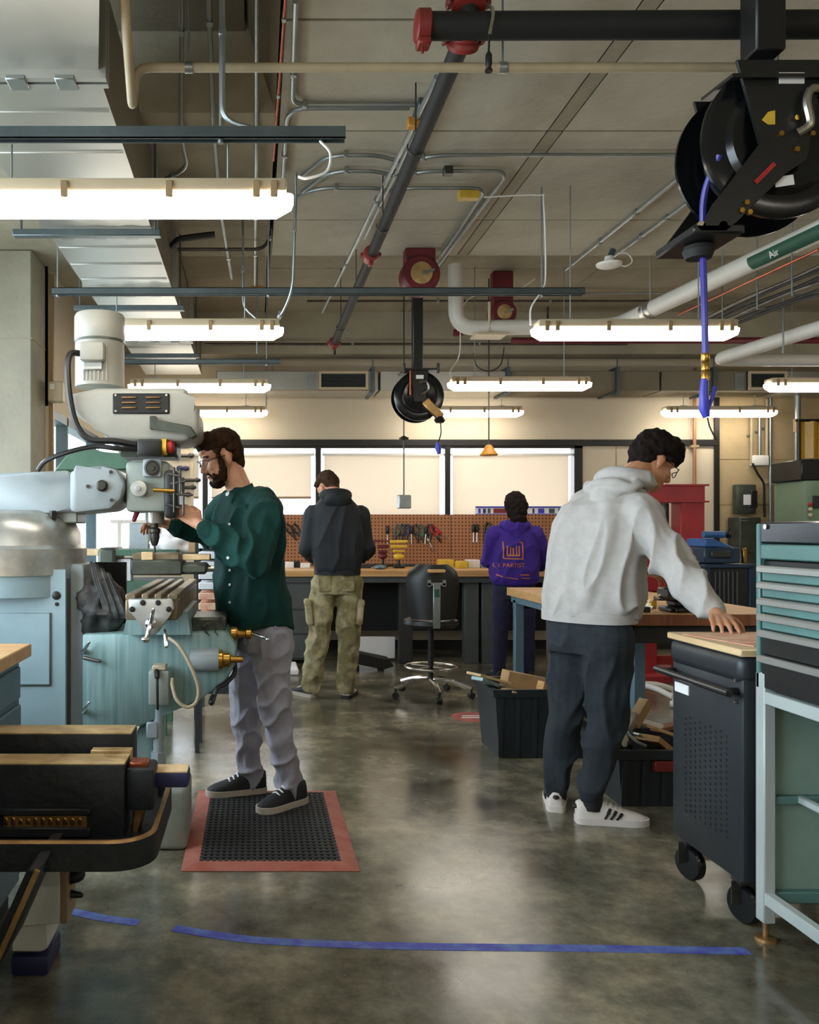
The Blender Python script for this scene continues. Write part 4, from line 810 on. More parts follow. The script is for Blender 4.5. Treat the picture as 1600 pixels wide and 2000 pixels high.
G().prism([W(78, 1700, 2.0), W(52, 1700, 2.0), W(-40, 1905, 2.0), W(-12, 1905, 2.0)], (0, .25, 0), .004).obj('drain_rail', 'vise_black', t)
G().bar(W(73, 1700, 1.99), W(-18, 1905, 1.99), .012, .012).obj('rail_edge', 'rim_edge', t)
# pale pedestal leg with foot
G().prism(pp_([(85, 1700), (118, 1700), (118, 1805), (30, 1812), (30, 1790)], 2.45), (0, .12, 0), .004).obj('leg', 'cream_plastic', t)
G().bb(W(118, 0, 2.45).x, W(131, 0, 2.45).x, 2.45, 2.57, W(0, 1805, 2.45).z, W(0, 1700, 2.45).z, .002).obj('leg_edge', 'tan_trim', t)
G().prism(pp_([(20, 1800), (85, 1798), (96, 1805), (96, 1850), (82, 1862), (20, 1862)], 2.48), (0, .16, 0), .008).obj('foot', 'cream_plastic', t)
a = W(20, 0, 2.49).x; b_ = W(94, 0, 2.49).x; G().bb(a, b_, 2.49, 2.66, 0, .06, .012, 2).obj('foot_pad', 'navy', t)
G().rc(W(132, 1715, 2.5), .02, W(152, 1708, 2.5), .022).rc(W(132, 1745, 2.5), .014, W(158, 1748, 2.5), .008).obj('drain_valve', 'black', t)
# ------------------------------------------------------------------ floor things
t = thing('rubber_mat', 'black perforated rubber mat with a red border on the floor under the bearded man', 'mat', (.0, 3.76, 0))
mx0, mx1, my0, my1 = -.283, .402, 3.26, 4.27; bw = .075
g = G()
for a in ((mx0, my0, mx1, my0, 0, 1), (mx1, my0, mx1, my1, -1, 0), (mx1, my1, mx0, my1, 0, -1), (mx0, my1, mx0, my0, 1, 0)):
    x0, y0, x1, y1, nx, ny = a; d = V((x1-x0, y1-y0, 0)).normalized(); n = V((nx, ny, 0)); o = V((x0, y0, 0)); e = V((x1, y1, 0))
    G().loft([[o+V((0, 0, .001)), o+n*bw+d*bw+V((0, 0, .001)), o+n*bw+d*bw+V((0, 0, .016)), o+n*.045+d*.045+V((0, 0, .015)), o+V((0, 0, .003))], [e+V((0, 0, .001)), e+n*bw-d*bw+V((0, 0, .001)), e+n*bw-d*bw+V((0, 0, .016)), e+n*.045-d*.045+V((0, 0, .015)), e+V((0, 0, .003))]]).obj('border', 'mat_red', t)
a0, a1, b0, b1 = mx0+bw, mx1-bw, my0+bw, my1-bw; nx, ny = 22, 25
la = G()
for i in range(nx+1): x = a0+(a1-a0)*i/nx; la.bb(x-.0058, x+.0058, b0, b1, .004, .016)
for j in range(ny+1): y = b0+(b1-b0)*j/ny; la.bb(a0, a1, y-.0085, y+.0085, .004, .0155)
o = la.obj('lattice', 'mat_black', t); o['kind'] = 'stuff'
G().bb(a0, a1, b0, b1, .001, .004).obj('backing', 'black_matte', t)
nb_ = G()
for i in range(nx+1):
    for j in range(0, ny+1): nb_.bb(a0+(a1-a0)*i/nx-.009, a0+(a1-a0)*i/nx+.009, b0+(b1-b0)*j/ny-.009, b0+(b1-b0)*j/ny+.009, .012, .0175)
o = nb_.obj('lattice_node', 'mat_black', t); o['kind'] = 'stuff'
# blue tape on the floor
pts = [(138, 1780), (200, 1793), (270, 1803), (340, 1813), (430, 1828), (520, 1838), (700, 1846), (900, 1850), (1100, 1852), (1300, 1855), (1462, 1858)]
P = [W(x, y, EYE*F/(y-CY)) for x, y in pts]; wd = .045
for lab_, q in (('short worn end of blue tape by the foot of the vise stand', P[:3]), ('long worn blue tape line stuck across the concrete floor in front', P[3:])):
    q = curve(q, 5); g = G(); n = [V((-(b-a).y, (b-a).x, 0)).normalized()*wd/2 for a, b in zip([q[0]]+q[:-1], q[1:]+[q[-1]])]
    g.loft([[a+m, a-m, a-m+V((0, 0, .0012)), a+m+V((0, 0, .0012))] for a, m in zip(q, n)]); tag(g.obj('floor_tape', 'tape'), lab_, 'tape')
p = W(928, 1401, EYE*F/(1401-CY))
t = thing('floor_sticker', 'faded red round sticker on the floor left of the dark bin', 'sticker', (p.x, p.y, 0))
G().cyl((p.x, p.y, .0005), (p.x, p.y, .002), .165, n=32).obj('disc', 'sticker', t)
G().bb(p.x-.1, p.x+.1, p.y-.03, p.y-.005, .002, .003).bb(p.x-.08, p.x+.08, p.y+.03, p.y+.05, .002, .003).obj('faded_print', 'paper', t)
# ------------------------------------------------------------------ tool cart
cx0, cx1, cy0, cy1 = 1.588, 2.12, 2.775, 3.25
t = thing('tool_cart', 'black steel tool cart on casters with a bar handle and a perforated side', 'cart', (1.85, 3.0, 0))
G().bb(cx0, cx1, cy0, cy1, .15, .83, .012, 2).obj('body', 'cart_black', t)
G().bb(cx0-.012, cx1, cy0-.005, cy1+.005, .80, .895, .03, 3).obj('tray_top', 'cart_black', t)
G().bb(cx0-.014, cx1+.01, cy0-.01, cy1+.01, .893, .917, .004).obj('worktop', 'wood_pale', t)
ho = G()
for i in range(9):
    for j in range(18):
        y = cy0+.10+i*.034; z = .27+j*.02+(.01 if i % 2 else 0); ho.box((cx0-.0005, y, z), (.003, .011, .008), 0)
o = ho.obj('perforation', 'black_matte', t); o['kind'] = 'stuff'
for y in (cy0+.03, cy1-.03): G().rc((cx0, y, .775), .012, (cx0-.05, y, .775), .010, 8).obj('handle_bracket', 'black', t)
G().tube([(cx0-.05, cy0-.01, .775), (cx0-.05, cy1+.02, .775)], .0125, 10).obj('handle', 'black_gloss', t)
G().bb(cx0-.004, cx0, cy1-.13, cy1-.03, .70, .735).obj('label', 'paper', t)
for z in (.81, .77, .74): G().cyl((cx0-.012, cy0+.03, z), (cx0, cy0+.03, z), .006, n=8).obj('rivet', 'steel', t)
for x in (cx0+.04, cx1-.05):
    for y in (cy0+.06, cy1-.06):
        c_ = V((x, y, .062)); k = G().lathe([(.03, -.018), (.055, -.018), (.062, -.01), (.062, .01), (.055, .018), (.03, .018)], c_, (1, .35, 0), 24).obj('caster', 'black_gloss', t)
        G().bb(x-.03, x+.03, y-.03, y+.03, .135, .15).bar((x-.025, y, .06), (x-.025, y, .14), .004, .04).bar((x+.025, y, .06), (x+.025, y, .14), .004, .04).obj('fork', 'steel_dark', k)
rp = tag(G().box((1.76, 3.03, .9185), (.28, .34, .002), 0, Matrix.Rotation(.2, 3, 'Z')).obj('drawing_sheet', 'pink_paper'), 'red and tan printed sheet lying on top of the black tool cart', 'sheet')
g = G(); n = 8
g.loft([[(1.80+.23*i/n+.03*j, 3.02-.20*j+.05*i/n, .921+.018*sin(i*.9+j)**2) for i in range(n+1)]+[(1.80+.23*(n-i)/n+.03*j, 3.02-.20*j+.05*(n-i)/n, .9195+.018*sin((n-i)*.9+j)**2) for i in range(n+1)] for j in (0, .33, .66, 1)])
tag(g.obj('white_paper', 'paper'), 'curled white paper on the tool cart under the reaching hand', 'paper')
# ------------------------------------------------------------------ tool chest on its stand
X, Y1, Y0 = 1.61, 2.735, 1.95
t = thing('tool_chest', 'teal and black tool chest with bright drawer pulls on a pale steel stand, right edge', 'tool chest', (1.85, 2.35, 0))
G().bb(X+.012, X+.45, Y0, Y1, .80, 1.21, .004).obj('case', 'black', t)
G().bb(X-.0, X+.45, Y0, Y1, 1.262, 1.33, .006).obj('lid', 'black_gloss', t)
G().bb(X, X+.45, Y0, Y1-.016, 1.212, 1.26, .004).obj('top_band', 'chest_teal', t)
G().bb(X-.004, X+.45, Y1-.018, Y1+.002, .80, 1.325, .004).obj('side_post', 'chest_teal', t)
G().cyl((X+.0, Y1-.05, 1.315), (X-.006, Y1-.05, 1.315), .008).obj('lock', 'chrome', t)
hz = [1.183, 1.132, 1.081, 1.031, .98, .90]; hz2 = hz+[.80]
for k, z in enumerate(hz):
    zb = hz2[k+1]+.012 if k < 5 else .805
    dr = G().bb(X-.002, X+.02, Y0+.02, Y1-.028, zb, z+.004, .003).obj('drawer', 'chest_teal' if k < 4 else 'black', t)
    G().bb(X-.02, X-.002, Y0+.02, Y1-.03, z-.006, z+.010, .003).bb(X-.022, X-.016, Y0+.02, Y1-.03, z-.012, z+.006, .002).obj('pull', 'galv', dr)
for k, (y, z1) in enumerate(((Y1-.02, .852), (Y0, .852))):
    for x in (X, X+.42):
        G().bb(x-.004, x+.034, y-.024, y+.024, .06, z1 if x == X else .80, .004).obj('leg', 'chest_pale', t)
        G().cyl((x+.015, y, .012), (x+.015, y, .07), .009).lathe([(.032, 0), (.03, .01), (.012, .014)], (x+.015, y, 0), (0, 0, 1), 16).obj('levelling_foot', 'rim_edge', t)
for z in (.775, .14):
    G().bb(X-.002, X+.028, Y0, Y1-.03, z-.02, z+.02, .003).obj('side_rail', 'chest_pale', t)
    G().bb(X+.03, X+.42, Y1-.035, Y1-.005, z-.018, z+.018, .003).obj('end_rail', 'chest_teal', t)
G().bb(X+.03, X+.42, Y1-.035, Y1-.005, .435, .46, .003).obj('end_rail', 'chest_teal', t)
G().bar((X+.12, Y1-.02, .45), (X+.12, Y0, .45), .022, .022, .003).obj('shelf_rail', 'chest_pale', t)
G().bb(X+.03, X+.42, Y1-.008, Y1, .14, .79).obj('end_panel', 'panel_green', t)
# ------------------------------------------------------------------ island table
t = thing('island_table', 'wooden topped work table on blue grey steel legs beside the grey hoodie', 'table', (2.2, 5.1, 0))
for k in range(8): x0 = 1.80+k*.1025; G().bb(x0+.0006, x0+.1019, 4.12, 6.10, .845, .90, .002).obj('plank', 'wood', t)
G().bb(1.80, 2.62, 4.116, 4.121, .846, .899).obj('end_grain', 'wood_edge', t)
G().bb(1.83, 2.6, 4.16, 4.19, .755, .845).obj('end_apron', 'bench_dark', t); G().bb(1.83, 2.6, 6.03, 6.06, .755, .845).obj('end_apron', 'bench_dark', t)
G().bb(1.82, 1.85, 4.16, 6.06, .80, .845).obj('side_apron', 'blue_steel', t); G().bb(2.57, 2.6, 4.16, 6.06, .80, .845).obj('side_apron', 'blue_steel', t)
for x in (2.0, 2.5):
    for y in (4.53, 5.99): G().bb(x if y < 5 else x-.18*(x < 2.2), (x if y < 5 else x-.18*(x < 2.2))+.06, y-.03, y+.03, 0, .82, .003).obj('leg', 'blue_steel', t)
for y in (4.5, 5.96): G().bb(1.85, 2.57, y+.005, y+.055, .80, .845).obj('cross_rail', 'blue_steel', t)
t = thing('bench_vise', 'small dark bench vise on the wooden table under the hooded man\'s forearm', 'vise', (2.05, 4.3, .9))
p = W(1335, 1200, 4.2)
G().bb(p.x-.06, p.x+.09, 4.2, 4.34, .90, .925, .006).bb(p.x-.03, p.x+.07, 4.22, 4.32, .925, .96, .01).obj('base', 'black', t)
G().bb(p.x-.07, p.x+.01, 4.21, 4.33, .955, 1.02, .008).bb(p.x+.03, p.x+.11, 4.21, 4.33, .955, 1.02, .008).obj('jaw', 'steel_dark', t)
G().cyl((p.x-.11, 4.27, .965), (p.x+.12, 4.27, .965), .012).cyl((p.x-.105, 4.21, .99), (p.x-.105, 4.33, .94), .005).obj('screw', 'chrome', t)
pl = [W(1264, 1148, 4.9), W(1278, 1165, 4.6), W(1264, 1183, 4.35)]
g = G(); g.loft([[(q.x-.03, q.y, .9015+.02*(i == 1)), (q.x+.02, q.y, .9015+.03*(i == 1)), (q.x+.02, q.y, .903+.03*(i == 1)), (q.x-.03, q.y, .903+.02*(i == 1))] for i, q in enumerate(pl)])
tag(g.obj('paper_strip', 'paper'), 'bent white paper strip on the wooden table left of the bench vise', 'paper')
p = W(1247, 1192, 4.22); tag(G().box((p.x+.02, 4.24, .913), (.08, .05, .026), .003).obj('small_block', 'bench_dark'), 'small dark grey block near the table front edge below the hand', 'block')
p = W(1240, 1160, 4.6); tag(G().box((p.x+.0, 4.65, .906), (.10, .07, .012), .002).obj('notepad', 'paper'), 'white pad on the wooden table behind the dark block', 'pad')
p = W(1300, 1192, 4.3); tag(G().rc((p.x-.0, 4.17, .913), .012, (p.x+.035, 4.19, .913), .009).obj('file_handle', 'black'), 'short black handle lying beside the small bench vise', 'tool')
p = W(1302, 1178, 4.3); tag(G().box((p.x, 4.45, .925), (.03, .03, .05), .003).obj('yellow_block', 'yellow'), 'small yellow block behind the bench vise', 'block')
# ------------------------------------------------------------------ bins with offcuts
def bin_(label, x0, x1, y0, y1, h):
    t = thing('storage_bin', label, 'bin', ((x0+x1)/2, (y0+y1)/2, 0)); k = .035
    def ring(q, z): return [(x0+q, y0+q, z), (x1-q, y0+q, z), (x1-q, y1-q, z), (x0+q, y1-q, z)]
    G().loft([ring(k, 0), ring(.008, h-.03), ring(.02, h-.03), ring(k+.012, .012)]).obj('tub', 'bin', t)
    G().loft([ring(-.006, h-.045), ring(-.012, h), ring(.014, h), ring(.014, h-.03)], closed=False, cap=False).obj('rim', 'bin', t)
    rb = 0
    for i in range(6):
        x = x0+.04+(x1-x0-.08)*i/5; G().prism([(x-.012, y0+k*.9, .01), (x+.012, y0+k*.9, .01), (x+.014, y0+.01, h-.05), (x-.014, y0+.01, h-.05)], (0, -.008, 0)).obj('rib', 'bin', t)
    return t
bin_('dark tub of wood and cardboard offcuts left of the hooded man\'s legs', 1.365, 1.93, 4.86, 5.3, .40)
t = bin_('dark tub of metal and wood scrap right of the hooded man\'s feet', 1.70, 2.25, 4.0, 4.46, .275)
G().bb(1.87, 2.1, 3.985, 4.02, .175, .225, .004).obj('red_grip', 'red', t)
def board(px0, py0, px1, py1, Y, w, th, mt, name, label, dy=.12, dz=0):
    a, b_ = W(px0, py0, Y), W(px1, py1, Y+dy); return tag(G().bar(a, b_, w, th, .001).obj(name, mt), label, 'offcut')
board(925, 1316, 1060, 1352, 4.95, .12, .015, 'wood_pale', 'board_offcut', 'long pale board sticking out to the left over the dark tub', .25)
board(932, 1325, 965, 1338, 4.9, .08, .02, 'mill_teal', 'board_offcut', 'short board with a turquoise face under the long pale board', .1)
board(985, 1325, 1085, 1345, 5.05, .10, .10, 'cardboard', 'cardboard_offcut', 'brown cardboard block in the left tub', .05)
board(990, 1348, 1090, 1358, 4.9, .12, .01, 'wood_pale', 'board_offcut', 'flat light board lying along the left tub rim', .1)
board(1055, 1340, 1095, 1352, 4.95, .06, .06, 'wood', 'board_offcut', 'orange wood block at the right of the left tub', .05)
board(1255, 1415, 1330, 1440, 4.2, .05, .015, 'wood_pale', 'board_offcut', 'pale stick lying across the right tub', .12)
board(1262, 1440, 1300, 1470, 4.1, .12, .03, 'wood', 'board_offcut', 'orange wood plank end in the right tub', .2)
board(1236, 1415, 1262, 1370, 4.2, .05, .05, 'cardboard', 'tube_offcut', 'upright brown tube leaning out of the right tub', .05)
board(1222, 1430, 1240, 1395, 4.15, .035, .035, 'steel', 'metal_offcut', 'bright metal bar leaning left out of the right tub', .05)
board(1250, 1408, 1292, 1420, 4.25, .02, .03, 'paper', 'foam_offcut', 'white foam strip behind the tube in the right tub', .1)
board(1226, 1448, 1252, 1398, 4.18, .02, .03, 'steel', 'metal_offcut', 'narrow steel strip leaning beside the brown tube in the right tub', .08)
board(1240, 1432, 1275, 1462, 4.12, .05, .01, 'galv_small', 'metal_offcut', 'grey sheet metal scrap in front of the orange plank', .06)
board(1215, 1436, 1246, 1424, 4.15, .03, .03, 'bench_dark', 'plastic_offcut', 'short dark bar lying at the left of the right tub', .1)
board(1280, 1425, 1325, 1415, 4.35, .06, .02, 'wood_edge', 'board_offcut', 'reddish wood strip at the back of the right tub', .1)
tag(G().tube(curve([W(1218, 1420, 4.1), W(1228, 1435, 4.08), W(1245, 1450, 4.06), W(1262, 1458, 4.05)]), .010, 7).obj('metal_hook', 'galv_small'), 'curved grey metal strip hanging over the right tub edge', 'offcut')
tag(G().lathe([(.015, -.02), (.03, -.02), (.03, .02), (.015, .02)], W(1213, 1446, 4.06), (.6, -1, .2), 14).obj('metal_ring', 'steel'), 'small bright metal ring at the right tub\'s left corner', 'offcut')
tag(G().tube(curve([W(1205, 1452, 4.08), W(1225, 1450, 4.06), W(1235, 1462, 4.07), W(1255, 1462, 4.06)]), .012, 6).obj('black_hose_piece', 'black'), 'piece of black hose on the right tub rim', 'offcut')
tag(G().tube(curve([W(1130, 1395, 4.7), W(1140, 1402, 4.68), W(1146, 1408, 4.7)]), .008, 6).obj('wire_loop', 'steel'), 'bit of bright wire between the hooded man\'s legs', 'offcut')
# ------------------------------------------------------------------ the bench along the back wall
B0, B1, BX0, BX1 = 8.30, 9.38, -.15, 3.55
t = thing('wall_bench', 'long wooden topped grey workbench along the back wall', 'bench', (1.7, 8.8, 0))
for k in range(6): y0 = B0+k*.18; G().bb(BX0, BX1, y0+.001, y0+.179, .86, .92, .003).obj('plank', 'wood', t)
G().bb(BX0+.02, BX1-.02, B0+.04, B0+.07, .80, .86).obj('apron', 'bench_grey', t)
G().bb(BX0+.05, BX1-.05, 8.95, 8.98, .26, .86).obj('rear_panel', 'black_matte', t)
cb = G().bb(.30, .62, B0+.06, 9.0, .04, .80, .006).obj('drawer_cabinet', 'bench_grey', t)
for z0, z1 in ((.06, .28), (.30, .52), (.54, .78)): d = G().bb(.32, .60, B0+.045, B0+.06, z0, z1, .004).obj('drawer', 'bench_grey', cb)
cb = G().bb(-.12, .28, B0+.06, 9.0, .04, .80, .006).obj('drawer_cabinet', 'bench_dark', t)
for x0, x1, m_ in ((1.42, 1.55, 'bench_dark'), (2.06, 2.20, 'bench_grey'), (2.23, 2.38, 'bench_grey'), (2.9, 2.96, 'tan_trim'), (3.3, 3.45, 'bench_grey')): G().bb(x0, x1, B0+.08, B0+.2, 0, .82, .006).obj('leg', m_, t)
pg = thing('pegboard', 'brown perforated pegboard along the back wall above the bench', 'pegboard', (1.9, 9.4, .95))
for a, b_ in ((-.3, .95), (.955, 2.16), (2.165, 3.36)): G().bb(a, b_, 9.415, 9.428, .93, 1.487, .002).obj('panel', 'pegboard', pg)
for a in (-.3, .95, 2.16, 3.36): G().bb(a-.012, a+.012, 9.43, 9.45, .93, 1.487).obj('batten', 'wood_edge', pg)
ZT = .92; YP = 9.40
def tool(px, py, kind, mt, label, tilt=0):
    p = W(px, py, YP); m_ = Matrix.Rotation(tilt, 3, 'Y'); R_ = lambda x, z: p+m_@V((x, 0, z))
    t = thing('hand_tool' if kind == 'd' else 'pliers', label, 'tool', tuple(p), 'hand tools hung on the pegboard')
    if kind == 'd':
        G().lathe([(.012, .0), (.019, .012), (.019, .075), (.012, .09)], R_(0, 0), m_@V((0, 0, 1)), 10).obj('handle', mt, t); G().cyl(R_(0, .0), R_(0, -.11), .006, n=6).obj('shaft', 'steel', t)
    else:
        for s in (-1, 1): G().tube(curve([R_(0, -.03), R_(.022*s, .01), R_(.028*s, .06), R_(.014*s, .11)], 4), .0115, 6).obj('handle', mt, t)
        G().rc(R_(0, -.03), .020, R_(0, -.10), .007, 8).obj('nose', 'steel_dark', t)
    G().cyl(p+V((0, .03, .05)), p+V((0, -.01, .05)), .004, n=6).obj('hook', 'galv_small', t)
for i, (px, k, mt, tl) in enumerate(((757, 'd', 'black', 0), (774, 'p', 'green_old', .3), (785, 'p', 'black', .15), (794, 'p', 'navy', 0), (804, 'd', 'black', 0), (814, 'p', 'black', -.2), (824, 'p', 'green_old', -.25), (832, 'd', 'black', .1), (840, 'p', 'black', .0), (852, 'p', 'tool_red', -.5), (862, 'd', 'tool_red', -.9), (569, 'p', 'black', -.6), (583, 'p', 'black', -.6), (925, 'd', 'black', 0), (932, 'd', 'black', .03), (950, 'p', 'black', .3))):
    o_ = ['first', 'second', 'third', 'fourth', 'fifth', 'sixth', 'seventh', 'eighth', 'ninth', 'tenth', 'eleventh']
    lb = ('%s tool from the left in the pegboard row right of the black jacket' % o_[i]) if i < 11 else ['slanted black pliers on the pegboard, farthest left', 'slanted black pliers next to the black jacket sleeve', 'left of two black screwdrivers on the right pegboard panel', 'right of two black screwdrivers on the right pegboard panel', 'dark pliers half hidden by the purple hoodie'][i-11]
    tool(px, 1043 if i < 11 else 1040, k, mt, lb, tl)
a, b_ = W(801, 1062, YP), W(818, 1082, YP)
tag(G().rc(W(838, 1058, YP), .009, W(846, 1075, YP), .013, 8).rc(W(836, 1054, YP), .016, W(838, 1058, YP), .014, 8).obj('wrench', 'steel'), 'bright spanner hanging diagonally under the pegboard tool row', 'wrench', 'hand tools hung on the pegboard')
def stand(px, mt, label, slats, w, Y=8.9):
    p = W(px, 1115, Y); p.z = ZT; t = thing('bench_stand', label, 'stand', tuple(p))
    G().bb(p.x-w*.7, p.x+w*.7, Y-.07, Y+.07, ZT, ZT+.035, .01).cyl((p.x, Y, ZT), (p.x, Y, ZT+.14), .014).obj('base', 'black', t)
    for z, ww, h_ in slats: G().bb(p.x-ww, p.x+ww, Y-.03, Y+.03, ZT+z, ZT+z+h_, .008).obj('block', mt, t)
    G().ell((p.x, Y, ZT+.12), (w*.7, .05, .035)).obj('knob', mt, t)
stand(748, 'dark_red', 'dark red clamp stand on the wall bench beside the yellow one', [(.27, .11, .02), (.20, .06, .04), (.15, .05, .03)], .07, 9.0)
stand(779, 'yellow', 'yellow slatted clamp stand on the wall bench right of the red one', [(.26, .09, .03), (.21, .085, .03), (.165, .06, .025)], .08, 8.85)
def item(px0, px1, h, Y, d, mt, name, label, cat='box'):
    a, b_ = W(px0, 0, Y).x, W(px1, 0, Y).x; return tag(G().bb(a, b_, Y, Y+d, ZT, ZT+h, .004).obj(name, mt), label, cat)
item(860, 887, .085, 8.9, .16, 'yellow', 'parts_bin', 'yellow parts bin on the wall bench behind the stool, left one', 'bin')
item(896, 914, .075, 8.75, .16, 'yellow', 'parts_bin', 'yellow parts bin on the wall bench right of the stool back', 'bin')
item(915, 938, .085, 8.85, .16, 'white', 'parts_bin', 'grey white bin between yellow bin and purple hoodie', 'bin')
item(939, 952, .07, 8.85, .14, 'galv_small', 'metal_box', 'small grey metal box against the purple hoodie elbow')
item(558, 574, .06, 8.9, .12, 'paper', 'white_carton', 'white carton on the wall bench beside the green shirt')
item(575, 586, .07, 8.95, .1, 'black', 'black_box', 'small black box between white carton and black jacket')
item(588, 606, .05, 8.85, .1, 'paper', 'white_carton', 'white carton touching the black jacket hem')
item(700, 725, .04, 8.8, .2, 'bench_dark', 'dark_tool_case', 'flat dark tool case right of the black jacket hem', 'case')
item(1062, 1085, .10, 8.9, .14, 'cream_plastic', 'cream_carton', 'cream carton on the bench right of the purple hoodie')
tag(crumple('blue_rag', (W(742, 0, 8.6).x, 8.62, ZT+.02), (.06, .09, .022), 'blue_steel', 'x', 'x', 6, .3, 12), 'crumpled blue grey rag at the bench edge before the red stand', 'rag')
tag(G().bb(W(715, 0, 9.2).x, W(825, 0, 9.2).x, 9.2, 9.24, ZT, ZT+.03, .004).obj('long_bar', 'steel_dark'), 'long thin dark bar lying along the pegboard foot', 'bar')
p0, p1 = W(928, 1004, 9.38), W(1098, 989, 9.38)
t = thing('wall_banner', 'narrow blue framed sign standing on the pegboard top behind the dark haired worker', 'sign', tuple(p0))
G().bb(p0.x, p1.x, 9.36, 9.38, 1.487, p1.z, .002).obj('sheet', 'paper', t)
for a, b_, m_ in ((0, .05, 'blue_bright'), (.32, .78, 'red'), (1.15, 1.19, 'navy'), (.10, .16, 'navy'), (.20, .26, 'bench_grey'), (1.27, 1.40, 'blue_bright'), (1.5, 1.62, 'bench_grey'), (1.7, 1.76, 'navy')): k = (p1.x-p0.x)/1.85; G().bb(p0.x+.03+a*k, p0.x+.03+b_*k, 9.356, 9.36, 1.50, p1.z-.025).obj('printed_block', m_, t)
G().bb(p0.x, p1.x, 9.352, 9.358, p1.z-.018, p1.z).bb(p0.x, p1.x, 9.352, 9.358, 1.487, 1.495).obj('frame_strip', 'blue_bright', t)
# dark ramp like piece under the bench behind the khaki trousers
t = thing('floor_jack', 'long low black stand lying on the floor under the wall bench', 'stand', tuple(W(735, 1300, 7.9)))
G().prism([W(690, 1273, 7.9), W(762, 1288, 7.9), W(770, 1302, 7.9), W(750, 1308, 7.9), W(690, 1296, 7.9)], (0, .2, 0), .006).obj('beam', 'black', t)
for px in (697, 745): p = W(px, 1300, 7.95); G().bb(p.x-.02, p.x+.02, 7.92, 8.08, 0, p.z).obj('foot', 'black', t)
tag(G().bb(W(688, 0, 8.6).x, W(772, 0, 8.6).x, 8.6, 8.62, .02, .24, .004).obj('bright_gap_board', 'paper'), 'white panel in place of the bright gap low under the wall bench', 'panel')  # white board standing in for the bright gap below the bench
tag(G().bb(W(548, 0, 7.6).x, W(585, 0, 7.6).x, 7.7, 8.2, 0, .05, .01).obj('floor_pad', 'paper'), 'white flat pad on the floor left of the khaki trousers', 'pad')
# ------------------------------------------------------------------ stools
p = W(848, 1340, 6.6); sx, sy = p.x, 6.72
t = thing('drafting_stool', 'black wheeled drafting stool with a curved plastic back before the wall bench', 'stool', (sx, sy, 0))
rg = []
for a in range(-60, 61, 12):
    q = radians(a); rg.append((sin(q)*.235, -.235*cos(q)+.12))
zb, zt_ = .62, 1.045
gr = []
for k in range(9):
    f = k/8; z = zb+(zt_-zb)*f; wsc = (.86+.16*sin(f*2.2)) if f < .75 else (1.01-(f-.75)**2*6.5)
    gr.append([(sx+x*wsc, sy-.07+y-.02+.03*f, z) for x, y in rg]+[(sx+x*wsc*.95, sy-.07+y-.002+.03*f, z) for x, y in rg[::-1]])
bk = G().loft(gr).obj('backrest', 'black', t)
G().bb(sx-.065, sx+.065, sy-.235, sy-.17, .985, 1.01, .006).obj('hand_slot', 'wood', bk)
G().bb(sx-.07, sx+.07, sy-.222, sy-.205, .885, .91, .004).bb(sx-.07, sx-.045, sy-.222, sy-.205, .88, .93).bb(sx+.045, sx+.07, sy-.222, sy-.205, .88, .93).obj('bracket', 'galv_small', t)
G().bb(sx-.028, sx+.028, sy-.225, sy-.207, .56, .90, .004).obj('back_post', 'galv_small', t)
G().bb(sx-.018, sx+.018, sy-.229, sy-.222, .80, .86).obj('sticker', 'green_label', t)
G().lathe([(.02, -.03), (.19, -.025), (.215, 0), (.21, .03), (.17, .045), (.02, .04)], (sx, sy, .575), (0, 0, 1), 32).obj('seat', 'black', t)
G().bar((sx, sy-.215, .565), (sx, sy, .555), .05, .012).obj('seat_bracket', 'galv_small', t)
G().cyl((sx, sy, .12), (sx, sy, .55), .022).obj('gas_lift', 'black', t)
fr = G().tube([(sx+.2*cos(a), sy+.2*sin(a), .235) for a in [2*pi*i/32 for i in range(32)]], .010, 8, closed=True); 
for k in range(4): a = pi/4+k*pi/2; fr.cyl((sx, sy, .235), (sx+.2*cos(a), sy+.2*sin(a), .235), .006, n=6)
fr.obj('foot_ring', 'steel', t)
for k in range(5):
    a = -pi/2+k*2*pi/5; c_, s_ = cos(a), sin(a)
    l = G().tube(curve([(sx, sy, .135), (sx+.16*c_, sy+.16*s_, .125), (sx+.31*c_, sy+.31*s_, .08)], 5), .02, 8, rs=None).obj('base_arm', 'chrome', t)
    G().lathe([(.006, -.02), (.024, -.02), (.026, 0), (.024, .02), (.006, .02)], (sx+.31*c_, sy+.31*s_, .027), (s_, c_, 0), 14).cyl((sx+.31*c_, sy+.31*s_, .04), (sx+.31*c_, sy+.31*s_, .085), .008).obj('caster', 'black', l)
qx, qy = W(1275, 0, 6.3).x, 6.55
t = thing('round_stool', 'round stool with white star base mostly hidden behind the island table', 'stool', (qx, qy, 0))
G().lathe([(.02, -.03), (.17, -.025), (.19, 0), (.18, .03), (.02, .035)], (qx, qy, .58), (0, 0, 1), 28).obj('seat', 'black', t)
G().cyl((qx, qy, .1), (qx, qy, .56), .022).obj('gas_lift', 'black', t)
for k in range(5):
    a = -pi/2+.5+k*2*pi/5; c_, s_ = cos(a), sin(a)
    l = G().tube(curve([(qx, qy, .13), (qx+.16*c_, qy+.16*s_, .12), (qx+.30*c_, qy+.30*s_, .08)], 5), .021, 8).obj('base_arm', 'white', t)
    G().lathe([(.006, -.02), (.025, -.02), (.025, .02), (.006, .02)], (qx+.30*c_, qy+.30*s_, .027), (s_, c_, 0), 14).cyl((qx+.3*c_, qy+.3*s_, .04), (qx+.3*c_, qy+.3*s_, .085), .008).obj('caster', 'white', l)
